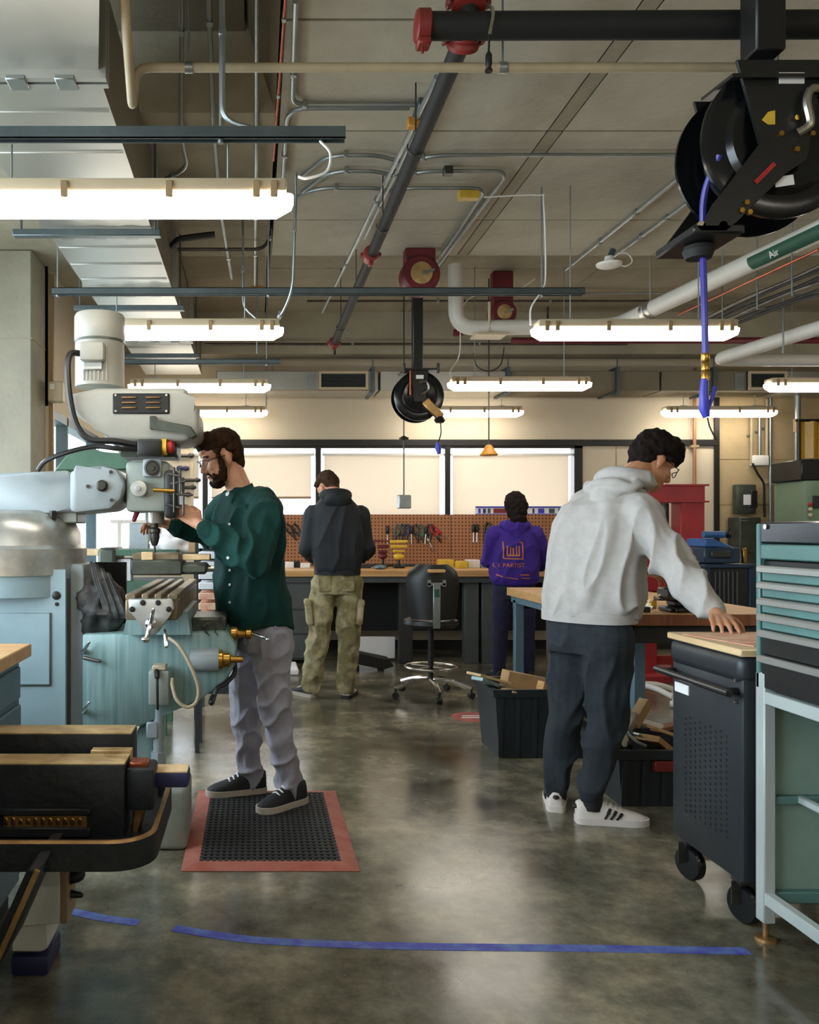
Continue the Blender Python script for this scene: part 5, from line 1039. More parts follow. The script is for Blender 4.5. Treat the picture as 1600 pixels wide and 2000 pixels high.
# ------------------------------------------------------------------ red press, blue roll bender, wall boxes
t = thing('shop_press', 'tall red hydraulic press frame behind the man in the grey hoodie', 'press', (3.78, 7.6, 0))
xa, xb, xc, xd = [W(x, 0, 7.5).x for x in (1258, 1284, 1330, 1377)]
for x0, x1 in ((xa, xb), (xc, xd)): G().bb(x0, x1, 7.5, 7.68, .02, 1.56, .006).obj('upright', 'red_press', t)
G().bb(xa-.05, xd+.03, 7.48, 7.70, 1.70, 1.715).bb(xa-.05, xd+.03, 7.48, 7.70, 1.555, 1.57).bb(xa, xd, 7.5, 7.515, 1.565, 1.705).obj('top_beam', 'red_press', t)
G().cyl(((xb+xc)/2, 7.6, 1.2), ((xb+xc)/2, 7.6, 1.55), .045).cyl(((xb+xc)/2, 7.6, 1.1), ((xb+xc)/2, 7.6, 1.2), .025).obj('ram', 'steel_dark', t)
G().bb(xa, xd, 7.46, 7.5, .78, .90, .004).bb(xa, xd, 7.7, 7.74, .78, .90, .004).obj('bed', 'red_press', t)
for x0, x1 in ((xa-.1, xb+.1), (xc-.03, xd+.06)): G().bb(x0, x1, 7.3, 7.9, 0, .06, .004).obj('foot', 'red_press', t)
G().bb(xb, xc, 7.55, 7.62, .12, .2).obj('cross_tie', 'red_press', t)
t = thing('roll_bender', 'blue metal roll bender on a blue stand right of the red press', 'machine', (3.75, 6.9, 0))
Y = 6.8
a = W(1374, 1044, Y); b_ = W(1414, 1044, Y); G().cyl(a, b_, .028).obj('roller', 'blue_bright' if 0 else 'blue_paint', t)
G().lathe([(.015, 0), (.015, .02), (.03, .025), (.03, .045), (.012, .05)], b_, (1, 0, 0), 14).rc(b_+V((.035, 0, 0)), .012, b_+V((.035, -.01, .05)), .012, 8).obj('knob', 'black', t)
G().prism([W(1378, 1052, Y), W(1395, 1052, Y), W(1432, 1068, Y), W(1378, 1068, Y)], (0, .3, 0), .006).obj('hood', 'blue_paint', t)
pb(G(), 1376, 1446, 1069, 1100, Y, .4, .01).obj('body', 'navy_steel', t)
pb(G(), 1390, 1430, 1076, 1090, Y-.02, .05, .01).obj('gear_cover', 'bench_dark', t)
pb(G(), 1452, 1460, 1070, 1100, Y+.05, .03, .006).obj('lever', 'brass', t)
x0, x1 = W(1376, 0, Y).x, W(1477, 0, Y).x; zt_ = W(0, 1102, Y).z
G().bb(x0, x1, Y, Y+.5, zt_-.03, zt_, .004).obj('stand_top', 'navy_steel', t)
for x in (x0, x1-.05):
    for y in (Y, Y+.45): G().bb(x, x+.05, y, y+.05, 0, zt_-.03, .003).obj('leg', 'navy_steel', t)
G().bb(x0+.05, x1-.05, Y+.02, Y+.03, .35, zt_-.03).obj('mesh_panel', 'black_matte', t)
for k in range(6): G().bb(x0+.09+k*.035, x0+.097+k*.035, Y+.008, Y+.02, .45, zt_-.06).obj('mesh_bar', 'bench_grey', t)
YB = 9.36
t = thing('motor_starter_box', 'dark grey electrical box with a pale label on the block wall', 'electrical box', tuple(W(1458, 975, YB)))
pb(G(), 1439, 1478, 946, 1004, YB-.06, .09, .012, 2).obj('housing', 'mill_dark', t); pb(G(), 1453, 1467, 966, 986, YB-.066, .01).obj('label', 'paper', t); pb(G(), 1468, 1480, 958, 992, YB-.075, .02, .004).obj('switch', 'black', t)
t = thing('grey_cabinet', 'olive grey cabinet under the electrical box by the block wall', 'cabinet', (5.4, 9.3, 0))
G().bb(W(1441, 0, 9.2).x, W(1482, 0, 9.2).x, 9.15, 9.4, 0, W(0, 1010, 9.2).z, .01).obj('body', 'mill_dark', t); pb(G(), 1447, 1476, 1016, 1080, 9.14, .015, .004).obj('door', 'mill_grey' if 0 else 'mill_dark', t)
for i, (px, y0, y1) in enumerate(((1468, 795, 905), (1484, 795, 890), (1498, 780, 892), (1505, 770, 1120))):
    a, b_ = W(px, y0, YB+.04), W(px, y1, YB+.04); b_.z = max(b_.z, .1)
    t = thing('wall_conduit', '%s vertical conduit on the block wall at right' % ['first', 'second', 'third', 'fourth and longest'][i], 'conduit', tuple(b_)); G().cyl(b_, a, .016, n=10).obj('tube', 'galv_small' if i % 2 else 'tan_pipe', t); G().bb(a.x-.03, a.x+.03, 9.42, 9.445, (a.z+b_.z)/2-.01, (a.z+b_.z)/2+.01).obj('strap', 'galv_small', t)
t = thing('junction_box', 'white junction box where wall conduits end, with a drooping cord', 'electrical box', tuple(W(1487, 900, YB)))
pb(G(), 1472, 1503, 889, 909, YB, .08, .01, 2).obj('housing', 'white', t)
G().tube(curve([W(1470, 905, YB), W(1480, 925, YB), W(1492, 945, YB), W(1493, 975, YB), W(1494, 1010, YB)]), .012, 7).obj('cord', 'black', t)
a, b_ = W(1366, 640, 9.3), W(1366, 1180, 9.3); t = thing('copper_riser', 'copper coloured pipe rising up the back wall behind the air nozzle', 'pipe', (a.x, 9.41, .3))
G().cyl((a.x, 9.40, .3), (a.x, 9.40, 3.1), .018).obj('tube', 'copper_pale', t); G().bb(a.x-.045, a.x+.045, 9.38, 9.44, 2.22, 2.25, .004).obj('clamp', 'tan_trim', t)
a = W(1558, 0, 9.12); t = thing('steel_post', 'round pale steel post standing before the yellow curtain', 'post', (a.x, 9.12, 0))
G().cyl((a.x, 9.12, 0), (a.x, 9.12, 2.755), .032, n=16).obj('tube', 'galv_small', t); G().cyl((a.x, 9.12, 2.36), (a.x, 9.12, 2.5), .042, n=16).obj('collar', 'tan_trim', t)
G().lathe([(.08, 0), (.08, .012), (.04, .02)], (a.x, 9.12, 0), (0, 0, 1), 18).obj('base_plate', 'galv_small', t)
t = thing('welding_curtain', 'yellow translucent welding curtain at the right edge', 'curtain', tuple(W(1600, 895, 9.0)))
a = W(1564, 895, 9.0); zt_ = W(0, 823, 9.0).z
g = G(); n = 40; rowz = (a.z, (a.z+zt_)/2, zt_)
g.loft([[(a.x+i*.03, 9.0+.03*sin(i*1.1), z) for i in range(n)]+[(a.x+(n-1-i)*.03, 9.006+.03*sin((n-1-i)*1.1), z) for i in range(n)] for z in rowz]); g.obj('sheet', 'yellow_curtain', t)
G().cyl((a.x-.05, 9.0, zt_+.01), (a.x+1.2, 9.0, zt_+.01), .015).obj('rail', 'black', t)
G().cyl((a.x-.02, 9.0, 0), (a.x-.02, 9.0, zt_+.02), .02).cyl((a.x+1.18, 9.0, 0), (a.x+1.18, 9.0, zt_+.02), .02).obj('post', 'black', t)
t = thing('green_saw', 'olive green machine with black top at the right edge behind the tool chest', 'machine', (6.0, 8.4, 0))
pb(G(), 1572, 1640, 938, 1100, 8.3, .5, .02, 2).obj('body', 'green_machine', t); pb(G(), 1566, 1640, 897, 938, 8.3, .5, .01).obj('head', 'black', t)
G().bb(W(1572, 0, 8.3).x+.02, W(1640, 0, 8.3).x-.02, 8.32, 8.78, 0, W(0, 1100, 8.3).z+.01).obj('base', 'green_machine', t)
for y in (985, 995, 1006): c = W(1582, y, 8.29); G().lathe([(.018, 0), (.018, .02), (.01, .025)], c, (0, -1, 0), 12).obj('button', 'tool_red' if y < 990 else 'fixture', t)
pb(G(), 1590, 1640, 968, 992, 8.28, .03, .004).obj('panel', 'bench_dark', t)
# tall grey post edge seen beside the block wall
t = thing('wall_sensor', 'small beige box on the trim between column and window', 'box', tuple(W(103, 765, 6.55)))
pb(G(), 93, 122, 744, 784, 6.5, .1, .008).obj('housing', 'fixture', t); pb(G(), 97, 106, 750, 760, 6.495, .01).obj('face', 'white', t)
# ------------------------------------------------------------------ people
from mathutils.bvhtree import BVHTree
Z = V((0, 0, 1))
def remesh(g, voxel, smooth=4, fac=.5):
    bmesh.ops.recalc_face_normals(g.bm, faces=g.bm.faces)
    me = bpy.data.meshes.new('tmp'); g.bm.to_mesh(me); g.bm.free()
    o = bpy.data.objects.new('tmp', me); COL.objects.link(o)
    m = o.modifiers.new('r', 'REMESH'); m.mode = 'VOXEL'; m.voxel_size = voxel
    if smooth: m = o.modifiers.new('s', 'SMOOTH'); m.factor = fac; m.iterations = smooth
    out = bpy.data.meshes.new_from_object(o.evaluated_get(bpy.context.evaluated_depsgraph_get()))
    bpy.data.objects.remove(o); bpy.data.meshes.remove(me); return out
def displace(me, fn):
    ns = [v.normal.copy() for v in me.vertices]
    for v, n in zip(me.vertices, ns): v.co = v.co+n*fn(v.co, n)
    me.update(); return me
def ridge(p): return 1-abs(noise.noise(p))*2
def torso(g, rings, n=26, ex=2.35, hem=0):
    R = []
    for c, hw, hd, lat, fwd in rings:
        lat = lat.normalized(); fwd = fwd.normalized(); r = []
        for i in range(n):
            a = 2*pi*i/n; ca, sa = cos(a), sin(a)
            r.append(c+lat*hw*math.copysign(abs(ca)**(2/ex), ca)+fwd*hd*math.copysign(abs(sa)**(2/ex), sa)-V((0, 0, 1))*hem*(-cos(2*a)) if not R else c+lat*hw*math.copysign(abs(ca)**(2/ex), ca)+fwd*hd*math.copysign(abs(sa)**(2/ex), sa))
        R.append(r)
    g.loft(R)
def chain(g, pts, n=14):
    for (a, ra), (b, rb) in zip(pts, pts[1:]): g.rc(a, ra, b, rb, n)
def hframe(f, roll=0):
    f = f.normalized(); r = f.cross(V((0, 0, 1))).normalized(); u = r.cross(f)
    if roll: q = Matrix.Rotation(roll, 3, f); r, u = q@r, q@u
    return f, u, r
def head(g, c, fr, s=1.0):
    f, u, r = fr; P = lambda a, b, d: c+(f*a+u*b+r*d)*s; B = Matrix((f, u, r)).transposed()
    def E(p, q, n=18, k=11):
        m = Matrix((f, r, u)).transposed(); g.ell(P(*p), (q[0]*s, q[2]*s, q[1]*s), m, n, k)
    E((-.012, .038, 0), (.096, .082, .075)); E((.022, -.03, 0), (.072, .088, .060)); E((.045, -.075, 0), (.048, .042, .044)); E((.066, -.097, 0), (.024, .018, .024))
    for q in (-1, 1):
        E((.058, -.018, .036*q), (.030, .026, .024)); E((-.008, -.001, .079*q), (.018, .030, .009)); E((-.004, -.028, .073*q), (.010, .012, .007))
        E((.080, .034, .026*q), (.013, .009, .022))
        E((.030, -.085, .038*q), (.04, .02, .012)); E((.042, -.045, .040*q), (.036, .036, .022))
    g.rc(P(.088, .022, 0), .008*s, P(.112, -.026, 0), .0115*s); 
    for q in (-1, 1): g.ell(P(.102, -.032, .011*q), (.009*s,)*3)
    E((.086, -.056, 0), (.012, .0055, .023)); E((.085, -.067, 0), (.012, .006, .019))
    g.rc(P(.072, .055, 0), .03*s, P(.06, .07, 0), .03*s)
    return P
def eyes(P, s, par, mat_iris='iris'):
    for q in (-1, 1):
        e = G().ell(P(.063, .013, .029*q), (.0115*s,)*3, None, 12, 8).obj('eye', 'eye', par)
        G().ell(P(.0712, .012, .030*q), (.0055*s,)*3, None, 10, 6).obj('iris', 'iris', e)
        G().tube(curve([P(.082, .031, .012*q), P(.089, .037, .030*q), P(.074, .033, .052*q)], 4), .0042*s, 6).obj('eyebrow', 'hair_dark', par)
def glasses(P, s, par):
    g = G()
    for q in (-1, 1): g.tube(curve([P(.108, .014, .006*q), P(.112, .024, .03*q), P(.095, .022, .066*q), P(.092, .006, .068*q), P(.106, -.010, .045*q), P(.112, -.006, .018*q), P(.108, .012, .006*q)], 4), .0022*s, 6).tube([P(.093, .018, .067*q), P(.05, .018, .079*q), P(-.005, .014, .082*q)], .0022*s, 6)
    fr = g.obj('glasses', 'black', par)
    for q in (-1, 1): G().loft([[P(.109, .014, .008*q), P(.112, .022, .03*q), P(.095, .020, .066*q)], [P(.110, -.004, .012*q), P(.110, -.009, .035*q), P(.093, .0, .066*q)]], cap=False).obj('lens', 'pane_glass', fr) if 0 else G().prism([P(.110, .014, .008*q), P(.113, .022, .03*q), P(.097, .019, .062*q), P(.093, .006, .066*q), P(.107, -.008, .045*q), P(.112, -.005, .018*q)], (P(.001, 0, 0)-P(0, 0, 0))).obj('lens', 'pane_glass', fr)
def hand(g, w, d, n, side, curl=.5, spread=.0, k=1.0):
    d = d.normalized(); n = (n-d*n.dot(d)).normalized(); s = d.cross(n)*side
    for i in range(4):
        b = w+d*.012+s*(.5-i/3)*.034*k; kn = w+(d*(.088-.006*abs(i-1))+s*(.033-i*.0225))*k
        g.rc(b, .0145*k, kn, .0115*k, 10)
        dr = (d+s*(.12-i*.08)*(1+spread)).normalized(); p = kn; L = [.074, .083, .077, .060][i]*k; r = .0102*k
        for j, fr in enumerate((.45, .30, .25)):
            a = curl*(.7, .9, .6)[j]*(1+.12*i); q = Matrix.Rotation(a, 3, dr.cross(n)); dr = (q@dr).normalized(); n2 = n
            e = p+dr*L*fr; g.rc(p, r, e, r*.9, 10); r *= .9; p = e
    p = w+(d*.028+s*.024)*k; e = p+(d*.62+s*.72+n*.25).normalized()*.045*k; g.rc(p, .0155*k, e, .0125*k, 10)
    f = e+(d*.85+s*.25+n*.35).normalized()*.034*k; g.rc(e, .012*k, f, .0105*k, 10); h = f+(d*.9+n*.4).normalized()*.024*k; g.rc(f, .0105*k, h, .0085*k, 10)
    g.rc(w-d*.03, .027*k, w+d*.02, .026*k, 12)
def band(par, c, hw, hd, la, fw, r, mat, name, zz=.0, ax=Z, n=36, hgt=.05):
    pts = []; g = G()
    for rr in ((hw, hd, 0), (hw+r, hd+r, 0), (hw+r, hd+r, hgt), (hw, hd, hgt)):
        pts.append([c+la.normalized()*rr[0]*math.copysign(abs(cos(a))**(2/2.35), cos(a))+fw.normalized()*rr[1]*math.copysign(abs(sin(a))**(2/2.35), sin(a))+ax*rr[2] for a in [2*pi*i/n for i in range(n)]])
    return g.loft(pts+[pts[0]], cap=False).obj(name, mat, par)
def shoe(par, heel, toe, up, sole, z0=0., stripes=None, lace=True, hi=1.0, w=1.0):
    a = V((toe.x-heel.x, toe.y-heel.y, 0)); L = a.length; a.normalize(); b = V((-a.y, a.x, 0)); o = V((heel.x, heel.y, z0))
    Wd = [(0, .020), (.03, .030), (.15, .036), (.4, .038), (.6, .044), (.75, .047), (.88, .042), (.96, .028), (1, .012)]
    Hh = [(0, .080), (.03, .086), (.15, .092), (.32, .092), (.45, .080), (.6, .060), (.75, .048), (.88, .040), (.96, .032), (1, .026)]
    def lerp(T, t):
        for (x0, y0), (x1, y1) in zip(T, T[1:]):
            if t <= x1: return y0+(y1-y0)*(t-x0)/(x1-x0)
        return T[-1][1]
    ts = [0, .02, .06, .15, .25, .35, .45, .55, .65, .75, .85, .92, .97, 1]
    g = G(); g.loft([[o+a*L*t+b*q*lerp(Wd, t)*w*.96+V((0, 0, .018+(lerp(Hh, t)*hi-.018)*hh)) for q, hh in ((-1, 0), (-1.0, .3), (-.86, .65), (-.5, .95), (0, 1), (.5, .95), (.86, .65), (1.0, .3), (1, 0))] for t in ts])
    sh = g.obj('shoe', up, par, ang=60)
    g = G(); rr = [o+a*L*(-.01+1.03*t)+b*lerp(Wd, t)*w*1.08 for t in ts]+[o+a*L*(-.01+1.03*t)-b*lerp(Wd, t)*w*1.08 for t in ts[::-1]]
    g.loft([[p+V((0, 0, z)) for p in rr] for z in (0, .024+.004)]); g.obj('sole', sole, sh)
    if lace:
        lc = G()
        for t in (.42, .49, .56, .63): hz = lerp(Hh, t)*hi+z0+.003; c = o+a*L*t; lc.tube([V((c.x, c.y, hz))+b*.026-V((0, 0, .010)), V((c.x, c.y, hz)), V((c.x, c.y, hz))-b*.026-V((0, 0, .010))], .0042, 6)
        lc.obj('lace', 'paper' if up == 'shoe_black' else 'sole_grey', sh)
    if stripes:
        for q in (-1, 1):
            for t in (.42, .50, .58):
                p0 = o+a*L*(t-.055)+b*q*lerp(Wd, t-.05)*w*1.0+V((0, 0, .030)); p1 = o+a*L*(t+.03)+b*q*lerp(Wd, t)*w*.84+V((0, 0, lerp(Hh, t)*hi*.78)); m = (p0+p1)/2+b*q*.005
                G().bar(p0, m, .011, .006).bar(m, p1, .011, .006).obj('stripe', 'black', sh)
        G().box(o+V((0, 0, .072))-a*.0005, (.03, .03, .018), .008, Matrix((a, b, V((0, 0, 1)))).transposed()).obj('heel_patch', 'black', sh)
    return sh
def person(label, base): return thing('person', label, 'person', (base[0], base[1], 0))
def fold_fn(amp, fr, axis=V((0, 0, 1)), sq=.35, seed=0, pts=(), fine=.25):
    def fn(co, n):
        q = V((co.x, co.y, co.z)); d = q.dot(axis); q = (q-axis*d*(1-sq))*fr+V((seed*3.1, seed*1.7, 0)); q += V((noise.noise(co*3), noise.noise(co*3+V((9, 0, 0))), 0))*.4
        wgt = .45
        for p, r, k in pts: wgt += k*math.exp(-((co-p).length/r)**2)
        r_ = ridge(q); return amp*wgt*((max(r_, 0)**2)*1.2-.5+fine*noise.noise(q*2.3))
    return fn
# ---- the bearded man at the milling machine ------------------------------------------------
t = person('bearded man in a dark green shirt and grey trousers, leaning to the milling machine', (.06, 4.05))
Z = V((0, 0, 1)); fw = V((-.85, -.53, 0)); la = V((.53, -.85, 0))          # la: toward his left, the camera side
hc = W(434, 896, 4.02); fr = hframe(V((-.93, -.27, -.36)), -.05)
nb = W(470, 962, 4.05)
shL, elL, wrL = W(522, 988, 3.86), W(490, 1092, 3.70), W(396, 1030, 3.70)
shR, elR, wrR = W(432, 990, 4.20), W(412, 1046, 4.26), W(332, 1024, 4.04)
hipL, knL, anL = W(528, 1235, 3.97), W(538, 1388, 3.95), V((.165, 4.02, .09))
hipR, knR, anR = W(488, 1235, 4.12), W(480, 1388, 4.13), V((-.015, 4.20, .09))
g = G(); P = head(g, hc, fr)
g.rc(P(-.025, -.06, 0), .056, nb, .062); g.rc(nb, .06, W(490, 1040, 4.05), .12); g.rc(W(490, 1040, 4.05), .13, W(508, 1225, 4.05), .13)
chain(g, [(shL, .055), (elL, .042), (wrL, .029)]); chain(g, [(shR, .055), (elR, .042), (wrR, .029)])
chain(g, [(hipL, .08), (knL, .052), (anL, .036)]); chain(g, [(hipR, .08), (knR, .052), (anR, .036)])
g.rc(anL, .034, V((.12, 3.975, .05)), .022); g.rc(anR, .034, V((-.07, 4.185, .05)), .022)
hand(g, wrL+(W(346, 990, 3.74)-wrL)*.12, W(350, 990, 3.74)-wrL, V((-.3, .8, -.5)), -1, .42)
hand(g, wrR, V((-.9, -.25, .1)), V((0, -.3, -1)), 1, .6)
body = link('body', remesh(g, .0055, 3), 'skin', t, ang=180)
eyes(P, 1, t); glasses(P, 1, t)
G().tube(curve([P(.094, -.0605, -.018), P(.0965, -.060, 0), P(.094, -.0605, .018)], 4), .0038, 6).obj('lips', 'lips', t)
# beard and hair
g = G(); f, u, r = fr; m = Matrix((f, r, u)).transposed()
for p, q in (((.055, -.095, 0), (.044, .036, .032)), ((.088, -.045, 0), (.012, .026, .005))): g.ell(P(*p), q, m)
for q in (-1, 1):
    g.ell(P(.055, -.060, .042*q), (.030, .016, .024), m); chain(g, [(P(.028, .035, .064*q), .011), (P(.026, .012, .064*q), .012), (P(.026, -.04, .062*q), .020), (P(.04, -.08, .046*q), .024), (P(.07, -.098, .018*q), .022)]); g.rc(P(.084, -.046, .012*q), .008, P(.076, -.068, .030*q), .010)
bd = remesh(g, .005, 3); displace(bd, lambda c, n: .004*noise.noise(c*110)+.002*noise.noise(c*230)); link('beard', bd, 'hair_brown', t, ang=180)
def hair(P, fr, par, mat, parts, amp=.006, fq=70, vox=.006, name='hair', stretch=.4):
    f, u, r = fr; m = Matrix((f, r, u)).transposed(); g = G()
    for p, q in parts: g.ell(P(*p), q, m, 22, 13)
    me = remesh(g, vox, 2); displace(me, lambda c, n: amp*(ridge((c-f*(c.dot(f))*(1-stretch))*fq*.45)*.7+noise.noise(c*fq)*.6)); return link(name, me, mat, par, ang=180)
hair(P, fr, t, 'hair_brown', [((-.018, .064, 0), (.096, .070, .078)), ((-.055, .025, 0), (.056, .072, .072)), ((-.068, -.02, 0), (.034, .05, .056)), ((.045, .090, 0), (.055, .034, .056)), ((.066, .086, 0), (.036, .026, .048)), ((-.004, .072, .056), (.05, .036, .022)), ((-.004, .072, -.056), (.05, .036, .022)), ((-.034, .040, .056), (.030, .030, .022)), ((-.034, .040, -.056), (.030, .030, .022)), ((.026, .045, .060), (.016, .03, .014)), ((.026, .045, -.060), (.016, .03, .014)), ((.034, .022, .064), (.012, .03, .008)), ((.034, .022, -.064), (.012, .03, .008))], .0045, 80)
# shirt
g = G()
def ring(px, py, Y, hw, hd, tilt=0): return (W(px, py, Y), hw, hd, la, fw+Z*tilt)
torso(g, [ring(496, 1226, 4.05, .205, .165), ring(494, 1190, 4.05, .20, .165), ring(489, 1130, 4.05, .195, .152), ring(485, 1070, 4.05, .20, .145), ring(483, 1020, 4.04, .205, .14), ring(481, 995, 4.04, .19, .125), ring(478, 976, 4.05, .13, .10), ring(474, 960, 4.05, .075, .075)], hem=.028)
g.rc(nb-Z*.01, .055, shL+Z*.01, .062); g.rc(nb-Z*.01, .055, shR+Z*.01, .058); g.rc(shL-Z*.01, .078, elL, .072); g.rc(elL, .072, elL.lerp(wrL, .6), .062); g.rc(elL.lerp(wrL, .6), .062, elL.lerp(wrL, .93), .046)
g.rc(shR-Z*.015, .072, elR, .066); g.rc(elR, .066, elR.lerp(wrR, .95), .044)
sm = remesh(g, .007, 5); displace(sm, fold_fn(.026, 8.5, V((.35, 0, 1)).normalized(), .35, 1, [(elL, .14, .9), (shL, .16, .5), (W(450, 1110, 3.9), .2, .5)]))
shirt = link('shirt', sm, 'shirt_green', t, ang=180)
bv = BVHTree.FromPolygons([v.co for v in sm.vertices], [p.vertices for p in sm.polygons])
def snap(p, d, off=.003):
    h = bv.ray_cast(p, d); return (h[0]-d*off) if h[0] else p
dn = -fw
# collar, placket and buttons
cl = G()
for q in (-1, 1):
    a0 = nb+Z*.035-fw*.055; pts = [a0+la*.01*q, nb+Z*.025+la*.068*q-fw*.01, nb-Z*.005+la*.05*q+fw*.062]; tip = nb-Z*.055+la*.066*q+fw*.085; cl.loft([[p+Z*.012 for p in pts]+[p+Z*.012+la*.007*q for p in pts[::-1]], [pts[0]-Z*.04+la*.012*q-fw*.015, pts[1]-Z*.035+la*.028*q, tip]+[tip+fw*.008, pts[1]-Z*.035+la*.036*q, pts[0]-Z*.04+la*.012*q-fw*.022]])
cl.obj('collar', 'shirt_green', shirt)
for py in (1021, 1097, 1131, 1166, 1208):
    p = snap(W(438, py, 3.2), V((0, 1, 0)), .002); G().lathe([(.006, -.001), (.0065, .003), (.004, .004)], p, (-.5, -1, 0), 10).obj('button', 'cream_plastic', shirt)
pk = [snap(W(x, y, 3.2), V((0, 1, 0)), .0) for x, y in ((462, 1008), (490, 1006))]; pk2 = [snap(W(x, y, 3.2), V((0, 1, 0)), 0) for x, y in ((462, 1045), (488, 1045))]
_d = (elL-wrL).normalized(); _u, _v, _ = basis(_d); band(shirt, wrL+_d*.005, .040, .040, _u, _v, .007, 'shirt_green', 'cuff', ax=_d, hgt=.065)
G().ell(nb+fw*.045-Z*.012, (.034, .034, .022)).obj('undershirt', 'paper', t)
band(shirt, nb-Z*.022, .062, .062, la, fw, .010, 'shirt_green', 'collar_stand', ax=(Z-fw*.25).normalized(), hgt=.045)
# trousers
g = G(); torso(g, [ring(512, 1268, 4.05, .175, .125), ring(508, 1235, 4.05, .175, .13), ring(503, 1195, 4.05, .165, .12)])
chain(g, [(hipL, .098), (hipL.lerp(knL, .5), .088), (knL, .070), (knL.lerp(anL, .5), .062), (anL+V((0, 0, .0)), .056)]); chain(g, [(hipR, .098), (hipR.lerp(knR, .5), .09), (knR, .072), (knR.lerp(anR, .5), .063), (anR, .056)])
tm = remesh(g, .007, 4); displace(tm, fold_fn(.016, 12, V((.4, 0, 1)).normalized(), .7, 4, [(knL, .13, .8), (knR, .13, .8), (anL, .16, 1.0), (anR, .16, 1.0), (hipL, .15, .4)]))
tr = link('trousers', tm, 'trouser_grey', t, ang=180)
bv = BVHTree.FromPolygons([v.co for v in tm.vertices], [p.vertices for p in tm.polygons])
pk = [snap(W(x, y, 3.3), V((0, 1, 0)), .003) for x, y in ((505, 1232), (520, 1240), (540, 1250), (548, 1262))]; G().tube(pk, .005, 6).obj('pocket_edge', 'trouser_grey', tr)
mz = .0165
for an in (anL, anR): G().cyl(V((an.x, an.y, .06)), V((an.x, an.y, .125)), .040, .042, 16).obj('sock', 'sock_red', t)
shoe(t, V((.235, 4.06, 0)), V((.018, 3.885, 0)), 'shoe_black', 'sole_grey', mz, w=1.08, hi=1.28)
shoe(t, V((.052, 4.215, 0)), V((-.232, 4.145, 0)), 'shoe_black', 'sole_grey', mz, w=1.08, hi=1.28)
# ---- man in the grey hoodie ----------------------------------------------------------------
t = person('dark haired man in a light grey hoodie and dark joggers bending over the tables', (1.5, 3.88))
fw = V((.8, .6, 0)); la = V((.6, -.8, 0))                                   # la: toward his right, the camera side
hc = W(1274, 905, 3.98); fr = hframe(V((.80, .12, -.52)), .0)
nb = W(1220, 945, 3.93)
shR, elR, wrR = W(1247, 1003, 3.76), W(1318, 1108, 3.62), W(1396, 1196, 3.36)
shL, elL, wrL = W(1145, 990, 4.10), W(1185, 1115, 4.34), W(1248, 1115, 4.30)
hipR, knR, anR = W(1186, 1240, 3.80), W(1186, 1400, 3.80), V((1.505, 3.815, .10))
hipL, knL, anL = W(1118, 1240, 3.98), W(1106, 1400, 3.97), V((1.41, 3.99, .10))
g = G(); P = head(g, hc, fr)
g.rc(P(-.035, -.055, 0), .058, nb, .064); g.rc(nb, .06, W(1190, 1030, 3.92), .11); g.rc(W(1190, 1030, 3.92), .115, W(1154, 1200, 3.9), .12)
chain(g, [(shR, .055), (elR, .043), (wrR, .03)]); chain(g, [(shL, .055), (elL, .043), (wrL, .03)])
chain(g, [(hipR, .085), (knR, .055), (anR, .037)]); chain(g, [(hipL, .085), (knL, .055), (anL, .037)])
g.rc(anR, .035, V((1.56, 3.812, .045)), .022); g.rc(anL, .035, V((1.44, 4.07, .05)), .03)
hand(g, wrR.lerp(W(1424, 1224, 3.17), .15), W(1424, 1226, 3.17)-wrR, V((.1, .35, -1)), 1, .25)
hand(g, wrL+V((.02, 0, 0)), V((1, -.05, -.22)), V((.1, -.25, -1)), -1, .5)
body = link('body', remesh(g, .0055, 3), 'skin_tan', t, ang=180); eyes(P, 1, t); glasses(P, 1, t)
hair(P, fr, t, 'hair_dark', [((-.018, .070, 0), (.104, .076, .086)), ((-.060, .035, 0), (.064, .078, .080)), ((-.070, -.005, 0), (.036, .045, .062)), ((.046, .096, 0), (.064, .046, .070)), ((.072, .088, 0), (.044, .038, .060)), ((-.014, .074, .062), (.055, .036, .025)), ((-.014, .074, -.062), (.055, .036, .025)), ((-.038, .040, .062), (.030, .032, .024)), ((-.038, .040, -.062), (.030, .032, .024)), ((.024, .035, .064), (.014, .028, .010)), ((.024, .035, -.064), (.014, .028, .010))], .010, 55)
g = G()
def ring(px, py, Y, hw, hd, tilt=0): return (W(px, py, Y), hw, hd, la, fw+Z*tilt)
torso(g, [ring(1150, 1203, 3.90, .212, .155), ring(1151, 1190, 3.9, .218, .162), ring(1154, 1165, 3.9, .228, .168), ring(1158, 1120, 3.9, .222, .160), ring(1163, 1070, 3.9, .225, .158), ring(1173, 1020, 3.91, .228, .152), ring(1184, 985, 3.92, .21, .135), ring(1206, 960, 3.93, .13, .10), ring(1217, 942, 3.94, .08, .08)])
g.rc(shR, .092, elR, .080); g.rc(elR, .078, elR.lerp(wrR, .62), .066); g.rc(elR.lerp(wrR, .62), .066, elR.lerp(wrR, .97), .046)
g.rc(shL, .09, elL, .078); g.rc(elL, .075, elL.lerp(wrL, .98), .046)
sm = remesh(g, .0075, 5); displace(sm, fold_fn(.022, 8.5, V((.12, .0, 1)).normalized(), .22, 2, [(elR, .16, .8), (W(1225, 1080, 3.75), .2, .7), (W(1215, 1160, 3.75), .15, .7), (wrR, .15, .5)], .18))
hd_ = link('hoodie', sm, 'hoodie_grey', t, ang=180)
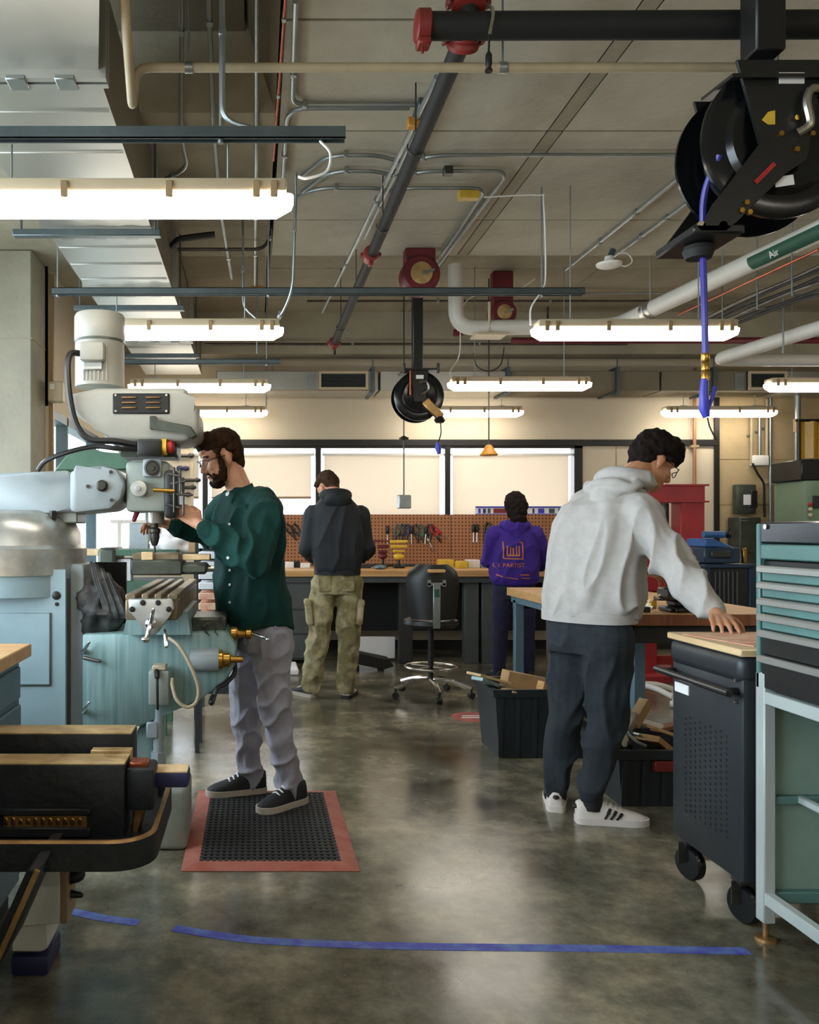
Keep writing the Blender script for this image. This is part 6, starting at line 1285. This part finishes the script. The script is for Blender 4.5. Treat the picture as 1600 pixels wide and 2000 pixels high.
# folded hood lying on the upper back, waistband and cuffs
g = G()
arc = []
for a in range(-150, 151, 15):
    q = radians(a); k = .5+.5*cos(q); arc.append((nb+la*.100*sin(q)-fw*.080*cos(q)+Z*(.030-.035*(1-k)), .036+.012*k))
chain(g, arc, 12)
m = Matrix((la, (fw*.75+Z*.66).normalized(), (Z*.75-fw*.66).normalized())).transposed()
g.ell(nb-fw*.125-Z*.035, (.125, .042, .075), m, 24, 14); g.ell(nb-fw*.15-Z*.075, (.075, .036, .06), m, 20, 12)
arc2 = [(nb+la*.115*sin(radians(a))-fw*(.10+.06*cos(radians(a)))-Z*(.01+.03*cos(radians(a))), .026) for a in range(-90, 91, 15)]
chain(g, arc2, 10)
hm = remesh(g, .0065, 3); displace(hm, fold_fn(.007, 12, la, .3, 5, [(nb, .3, .6)])); link('hood', hm, 'hoodie_grey', hd_, ang=180)
band(hd_, W(1150, 1212, 3.90), .195, .142, la, fw, .018, 'hoodie_grey', 'waistband')
# joggers
g = G(); torso(g, [ring(1150, 1275, 3.89, .185, .135), ring(1150, 1240, 3.89, .19, .145), ring(1149, 1195, 3.9, .185, .14)])
chain(g, [(hipR, .115), (hipR.lerp(knR, .5), .105), (knR, .088), (knR.lerp(anR, .5), .078), (anR+Z*.02, .056)]); chain(g, [(hipL, .11), (hipL.lerp(knL, .5), .10), (knL, .082), (knL.lerp(anL, .5), .075), (anL+Z*.02, .054)])
tm = remesh(g, .008, 4); displace(tm, fold_fn(.015, 8, V((.2, 0, 1)).normalized(), .6, 6, [(knR, .18, .5), (knL, .18, .5), (anR, .16, .8), (anL, .16, .8), (W(1150, 1290, 3.8), .15, .6)]))
tr = link('joggers', tm, 'jogger_dark', t, ang=180)
for an in (anR, anL): G().cyl(V((an.x, an.y, .06)), V((an.x, an.y, .15)), .046, .05, 18).obj('sock', 'black_matte', t)
shoe(t, V((1.438, 3.822, 0)), V((1.742, 3.79, 0)), 'shoe_white', 'shoe_white', .0, stripes=True, hi=1.15, w=1.12)
shoe(t, V((1.392, 3.945, 0)), V((1.48, 4.215, 0)), 'shoe_white', 'shoe_white', .0, stripes=True, hi=1.15, w=1.12)
# ---- man in the black jacket -----------------------------------------------------------------
t = person('man in a black jacket and khaki cargo trousers seen from behind at the wall bench', (.62, 6.7))
fw = V((-.12, .99, 0)); la = V((.99, .12, 0))
hc = W(641, 954, 6.80); fr = hframe(V((-.45, .62, -.62)))
nb = W(655, 972, 6.66)
def ring(px, py, Y, hw, hd, tilt=0): return (W(px, py, Y), hw, hd, la, fw+Z*tilt)
shL, elL, wrL = W(612, 1008, 6.68), W(602, 1070, 6.72), W(628, 1096, 6.95)
shR, elR, wrR = W(702, 1008, 6.70), W(713, 1070, 6.74), W(694, 1096, 6.97)
hipL, knL, anL = W(634, 1140, 6.7), W(622, 1238, 6.68), W(608, 1335, 6.72)
hipR, knR, anR = W(683, 1140, 6.7), W(681, 1238, 6.68), W(675, 1338, 6.68)
anL.z = .1; anR.z = .1
g = G(); P = head(g, hc, fr); g.rc(P(-.03, -.05, 0), .056, nb, .06); g.rc(nb, .06, W(658, 1020, 6.68), .12); g.rc(W(658, 1020, 6.68), .13, W(658, 1120, 6.7), .13)
for a in ((shL, elL, wrL), (shR, elR, wrR)): chain(g, [(a[0], .055), (a[1], .043), (a[2], .03)])
for a in ((hipL, knL, anL), (hipR, knR, anR)): chain(g, [(a[0], .085), (a[1], .055), (a[2], .037)])
hand(g, wrL, V((.35, .8, -.1)), V((0, 0, -1)), -1, .5); hand(g, wrR, V((-.3, .8, -.1)), V((0, 0, -1)), 1, .5)
link('body', remesh(g, .007, 3), 'skin', t, ang=180); eyes(P, 1, t)
hair(P, fr, t, 'hair_mid', [((-.018, .064, 0), (.098, .072, .080)), ((-.058, .03, 0), (.06, .076, .076)), ((-.068, -.015, 0), (.036, .05, .06)), ((.06, .09, 0), (.04, .03, .05)), ((.004, .055, .058), (.05, .045, .024)), ((.004, .055, -.058), (.05, .045, .024))], .006, 60, .008)
g = G(); torso(g, [ring(659, 1119, 6.7, .178, .135), ring(659, 1110, 6.7, .19, .15), ring(659, 1085, 6.7, .205, .165), ring(659, 1040, 6.69, .215, .16), ring(658, 1005, 6.68, .205, .14), ring(657, 985, 6.67, .16, .12), ring(656, 970, 6.67, .10, .10)])
g.rc(shL, .088, elL, .085); g.rc(elL, .08, wrL, .055); g.rc(shR, .088, elR, .085); g.rc(elR, .08, wrR, .055)
sm = remesh(g, .009, 4); displace(sm, fold_fn(.022, 6.5, Z, .4, 8, [(elL, .15, .6), (elR, .15, .6)])); jk = link('jacket', sm, 'jacket_black', t, ang=180)
g = G(); arc = []
for a in range(-140, 141, 20): q = radians(a); arc.append((nb+la*.095*sin(q)-fw*.075*cos(q)+Z*.02, .035+.02*max(cos(q), 0)))
chain(g, arc, 10); g.ell(nb-fw*.10-Z*.03, (.115, .04, .07), Matrix((la, (fw*.8+Z*.6).normalized(), (Z*.8-fw*.6).normalized())).transposed()); hm = remesh(g, .008, 4); displace(hm, fold_fn(.006, 12, Z, .8, 3)); link('hood', hm, 'jacket_black', jk, ang=180)
band(jk, W(659, 1122, 6.7), .168, .125, la, fw, .014, 'jacket_black', 'waistband', hgt=.04)
g = G(); torso(g, [ring(659, 1160, 6.69, .18, .13), ring(659, 1130, 6.7, .18, .13), ring(659, 1108, 6.7, .17, .125)])
for a in ((hipL, knL, anL), (hipR, knR, anR)): chain(g, [(a[0], .108), (a[0].lerp(a[1], .5), .10), (a[1], .088), (a[1].lerp(a[2], .5), .084), (a[2]-Z*.02, .078)])
tm = remesh(g, .009, 4); displace(tm, fold_fn(.018, 9, V((.2, 0, 1)).normalized(), .7, 9, [(knL, .2, .6), (knR, .2, .6), (anL, .15, .6)])); ct = link('cargo_trousers', tm, 'cargo_khaki', t, ang=180)
for p in (W(603, 1195, 6.66), W(702, 1195, 6.66)):
    s_ = -1 if p.x < .6 else 1; G().box(p+V((0, .0, 0)), (.05, .17, .2), .02, Matrix.Rotation(.08*s_, 3, 'Y'), 2).box(p+V((s_*.01, 0, .075)), (.05, .175, .05), .015, None, 2).obj('cargo_pocket', 'cargo_khaki', ct)
for p in (W(636, 1143, 6.5), W(682, 1143, 6.5)): G().box(V((p.x, 6.572, p.z)), (.10, .03, .11), .012, None, 2).obj('rear_pocket', 'cargo_khaki', ct)
shoe(t, V((W(612, 0, 6.72).x, 6.68, 0)), V((W(570, 0, 6.78).x, 6.90, 0)), 'shoe_black', 'sole_grey', w=1.1)
shoe(t, V((W(674, 0, 6.66).x, 6.62, 0)), V((W(692, 0, 6.8).x, 6.90, 0)), 'sole_grey', 'shoe_black', w=1.1)
# ---- person in the purple hoodie ---------------------------------------------------------------
t = person('person with dark curly hair in a purple hoodie and navy jeans at the wall bench', (2.3, 7.5))
fw = V((.05, 1, 0)); la = V((1, -.05, 0))
hc = W(1006, 993, 7.54); fr = hframe(V((.08, .95, -.22)))
nb = W(1005, 1028, 7.5)
def ring(px, py, Y, hw, hd, tilt=0): return (W(px, py, Y), hw, hd, la, fw+Z*tilt)
shL, elL, wrL = W(966, 1044, 7.5), W(956, 1090, 7.55), W(972, 1110, 7.78)
shR, elR, wrR = W(1044, 1044, 7.5), W(1060, 1088, 7.55), W(1056, 1106, 7.78)
hipL, knL, anL = W(982, 1150, 7.5), W(978, 1238, 7.5), V((W(976, 0, 7.5).x, 7.52, .1))
hipR, knR, anR = W(1026, 1150, 7.5), W(1030, 1238, 7.5), V((W(1034, 0, 7.5).x, 7.52, .1))
g = G(); P = head(g, hc, fr, .95); g.rc(P(-.02, -.06, 0), .05, nb, .052); g.rc(nb, .055, W(1005, 1070, 7.5), .11); g.rc(W(1005, 1070, 7.5), .11, W(1004, 1140, 7.5), .12)
for a in ((shL, elL, wrL), (shR, elR, wrR)): chain(g, [(a[0], .046), (a[1], .036), (a[2], .026)])
for a in ((hipL, knL, anL), (hipR, knR, anR)): chain(g, [(a[0], .08), (a[1], .05), (a[2], .035)])
hand(g, wrL, V((.2, .9, -.1)), V((0, 0, -1)), -1, .5, k=.9); hand(g, wrR, V((-.1, .9, -.1)), V((0, 0, -1)), 1, .5, k=.9)
link('body', remesh(g, .007, 3), 'skin', t, ang=180); eyes(P, .95, t)
hair(P, fr, t, 'hair_dark', [((-.02, .045, 0), (.105, .088, .100)), ((-.065, .01, 0), (.07, .095, .096)), ((-.085, -.06, 0), (.055, .08, .076)), ((-.098, -.135, 0), (.045, .07, .050))], .014, 42, .008, stretch=1)
g = G(); torso(g, [ring(1005, 1142, 7.5, .19, .135), ring(1005, 1130, 7.5, .215, .16), ring(1005, 1095, 7.5, .21, .155), ring(1005, 1060, 7.5, .20, .14), ring(1005, 1040, 7.5, .17, .12), ring(1005, 1027, 7.5, .10, .09)])
g.rc(shL, .082, elL, .080); g.rc(elL, .076, wrL, .048); g.rc(shR, .082, elR, .080); g.rc(elR, .076, wrR, .048)
sm = remesh(g, .009, 4); displace(sm, fold_fn(.018, 8, Z, .5, 12, [(elL, .15, .7), (elR, .15, .7)])); pu_ = link('hoodie', sm, 'hoodie_purple', t, ang=180)
g = G(); chain(g, [(nb+la*.10*sin(radians(a))-fw*.075*cos(radians(a))+Z*.01, .035+.02*max(cos(radians(a)), 0)) for a in range(-140, 141, 20)], 10); g.rc(nb-fw*.08, .06, nb-fw*.10-Z*.09, .035); g.rc(nb-fw*.07+la*.07, .05, nb-fw*.10-Z*.08, .035); g.rc(nb-fw*.07-la*.07, .05, nb-fw*.10-Z*.08, .035)
hm = remesh(g, .008, 3); displace(hm, fold_fn(.012, 12, Z, .8, 13)); link('hood', hm, 'hoodie_purple', pu_, ang=180)
bv = BVHTree.FromPolygons([v.co for v in sm.vertices], [p.vertices for p in sm.polygons])
def decal(me, mat, name, off=.004):
    for v in me.vertices:
        h = bv.ray_cast(V((v.co.x, 6.5, v.co.z)), V((0, 1, 0)))
        if h[0]: v.co.y = h[0].y-off+(v.co.y-7.2)
    link(name, me, mat, pu_)
def strip(px0, py0, px1, py1, wd):          # a printed stroke subdivided so that it follows the cloth
    a, b_ = W(px0, py0, 7.34), W(px1, py1, 7.34); n = max(2, int((b_-a).length/.012)); g = G()
    nrm = V((-(b_-a).z, 0, (b_-a).x)).normalized()*wd/2; pt = [a.lerp(b_, i/n) for i in range(n+1)]
    g.loft([[V((q.x, 7.2, q.z))+nrm, V((q.x, 7.2, q.z))-nrm, V((q.x, 7.202, q.z))-nrm, V((q.x, 7.202, q.z))+nrm] for q in pt]); me = bpy.data.meshes.new('print'); g.bm.to_mesh(me); g.bm.free(); decal(me, 'orange_print', 'print_stroke')
for s_ in ((986, 1058, 986, 1091, .010), (986, 1091, 1022, 1092, .010), (1022, 1092, 1022, 1060, .010), (1022, 1060, 1016, 1059, .010), (993, 1066, 993, 1086, .010), (993, 1085, 1016, 1085, .014), (999, 1068, 999, 1084, .009), (1010, 1066, 1010, 1084, .009), (1015, 1066, 1015, 1086, .010), (1004, 1070, 1004, 1084, .012), (974, 1123, 984, 1127, .010), (988, 1128, 1012, 1131, .006), (1016, 1123, 1034, 1123, .010), (1018, 1129, 1036, 1130, .006)): strip(*s_)
me = text_mesh('LT PARTIST', .049, W(1007, 1106, 7.2), (1, 0, 0), (0, 0, 1), .001); decal(me, 'orange_print', 'lettering')
g = G(); torso(g, [ring(1004, 1170, 7.5, .17, .12), ring(1004, 1145, 7.5, .17, .12), ring(1004, 1130, 7.5, .16, .115)])
for a in ((hipL, knL, anL), (hipR, knR, anR)): chain(g, [(a[0], .09), (a[0].lerp(a[1], .5), .082), (a[1], .066), (a[2]-Z*.03, .056)])
tm = remesh(g, .009, 4); displace(tm, fold_fn(.012, 10, Z, .7, 14)); link('jeans', tm, 'jeans_navy', t, ang=180)
for an, s_ in ((anL, -.03), (anR, .04)): shoe(t, V((an.x, 7.46, 0)), V((an.x+s_, 7.70, 0)), 'shoe_black', 'shoe_black', w=1.0)
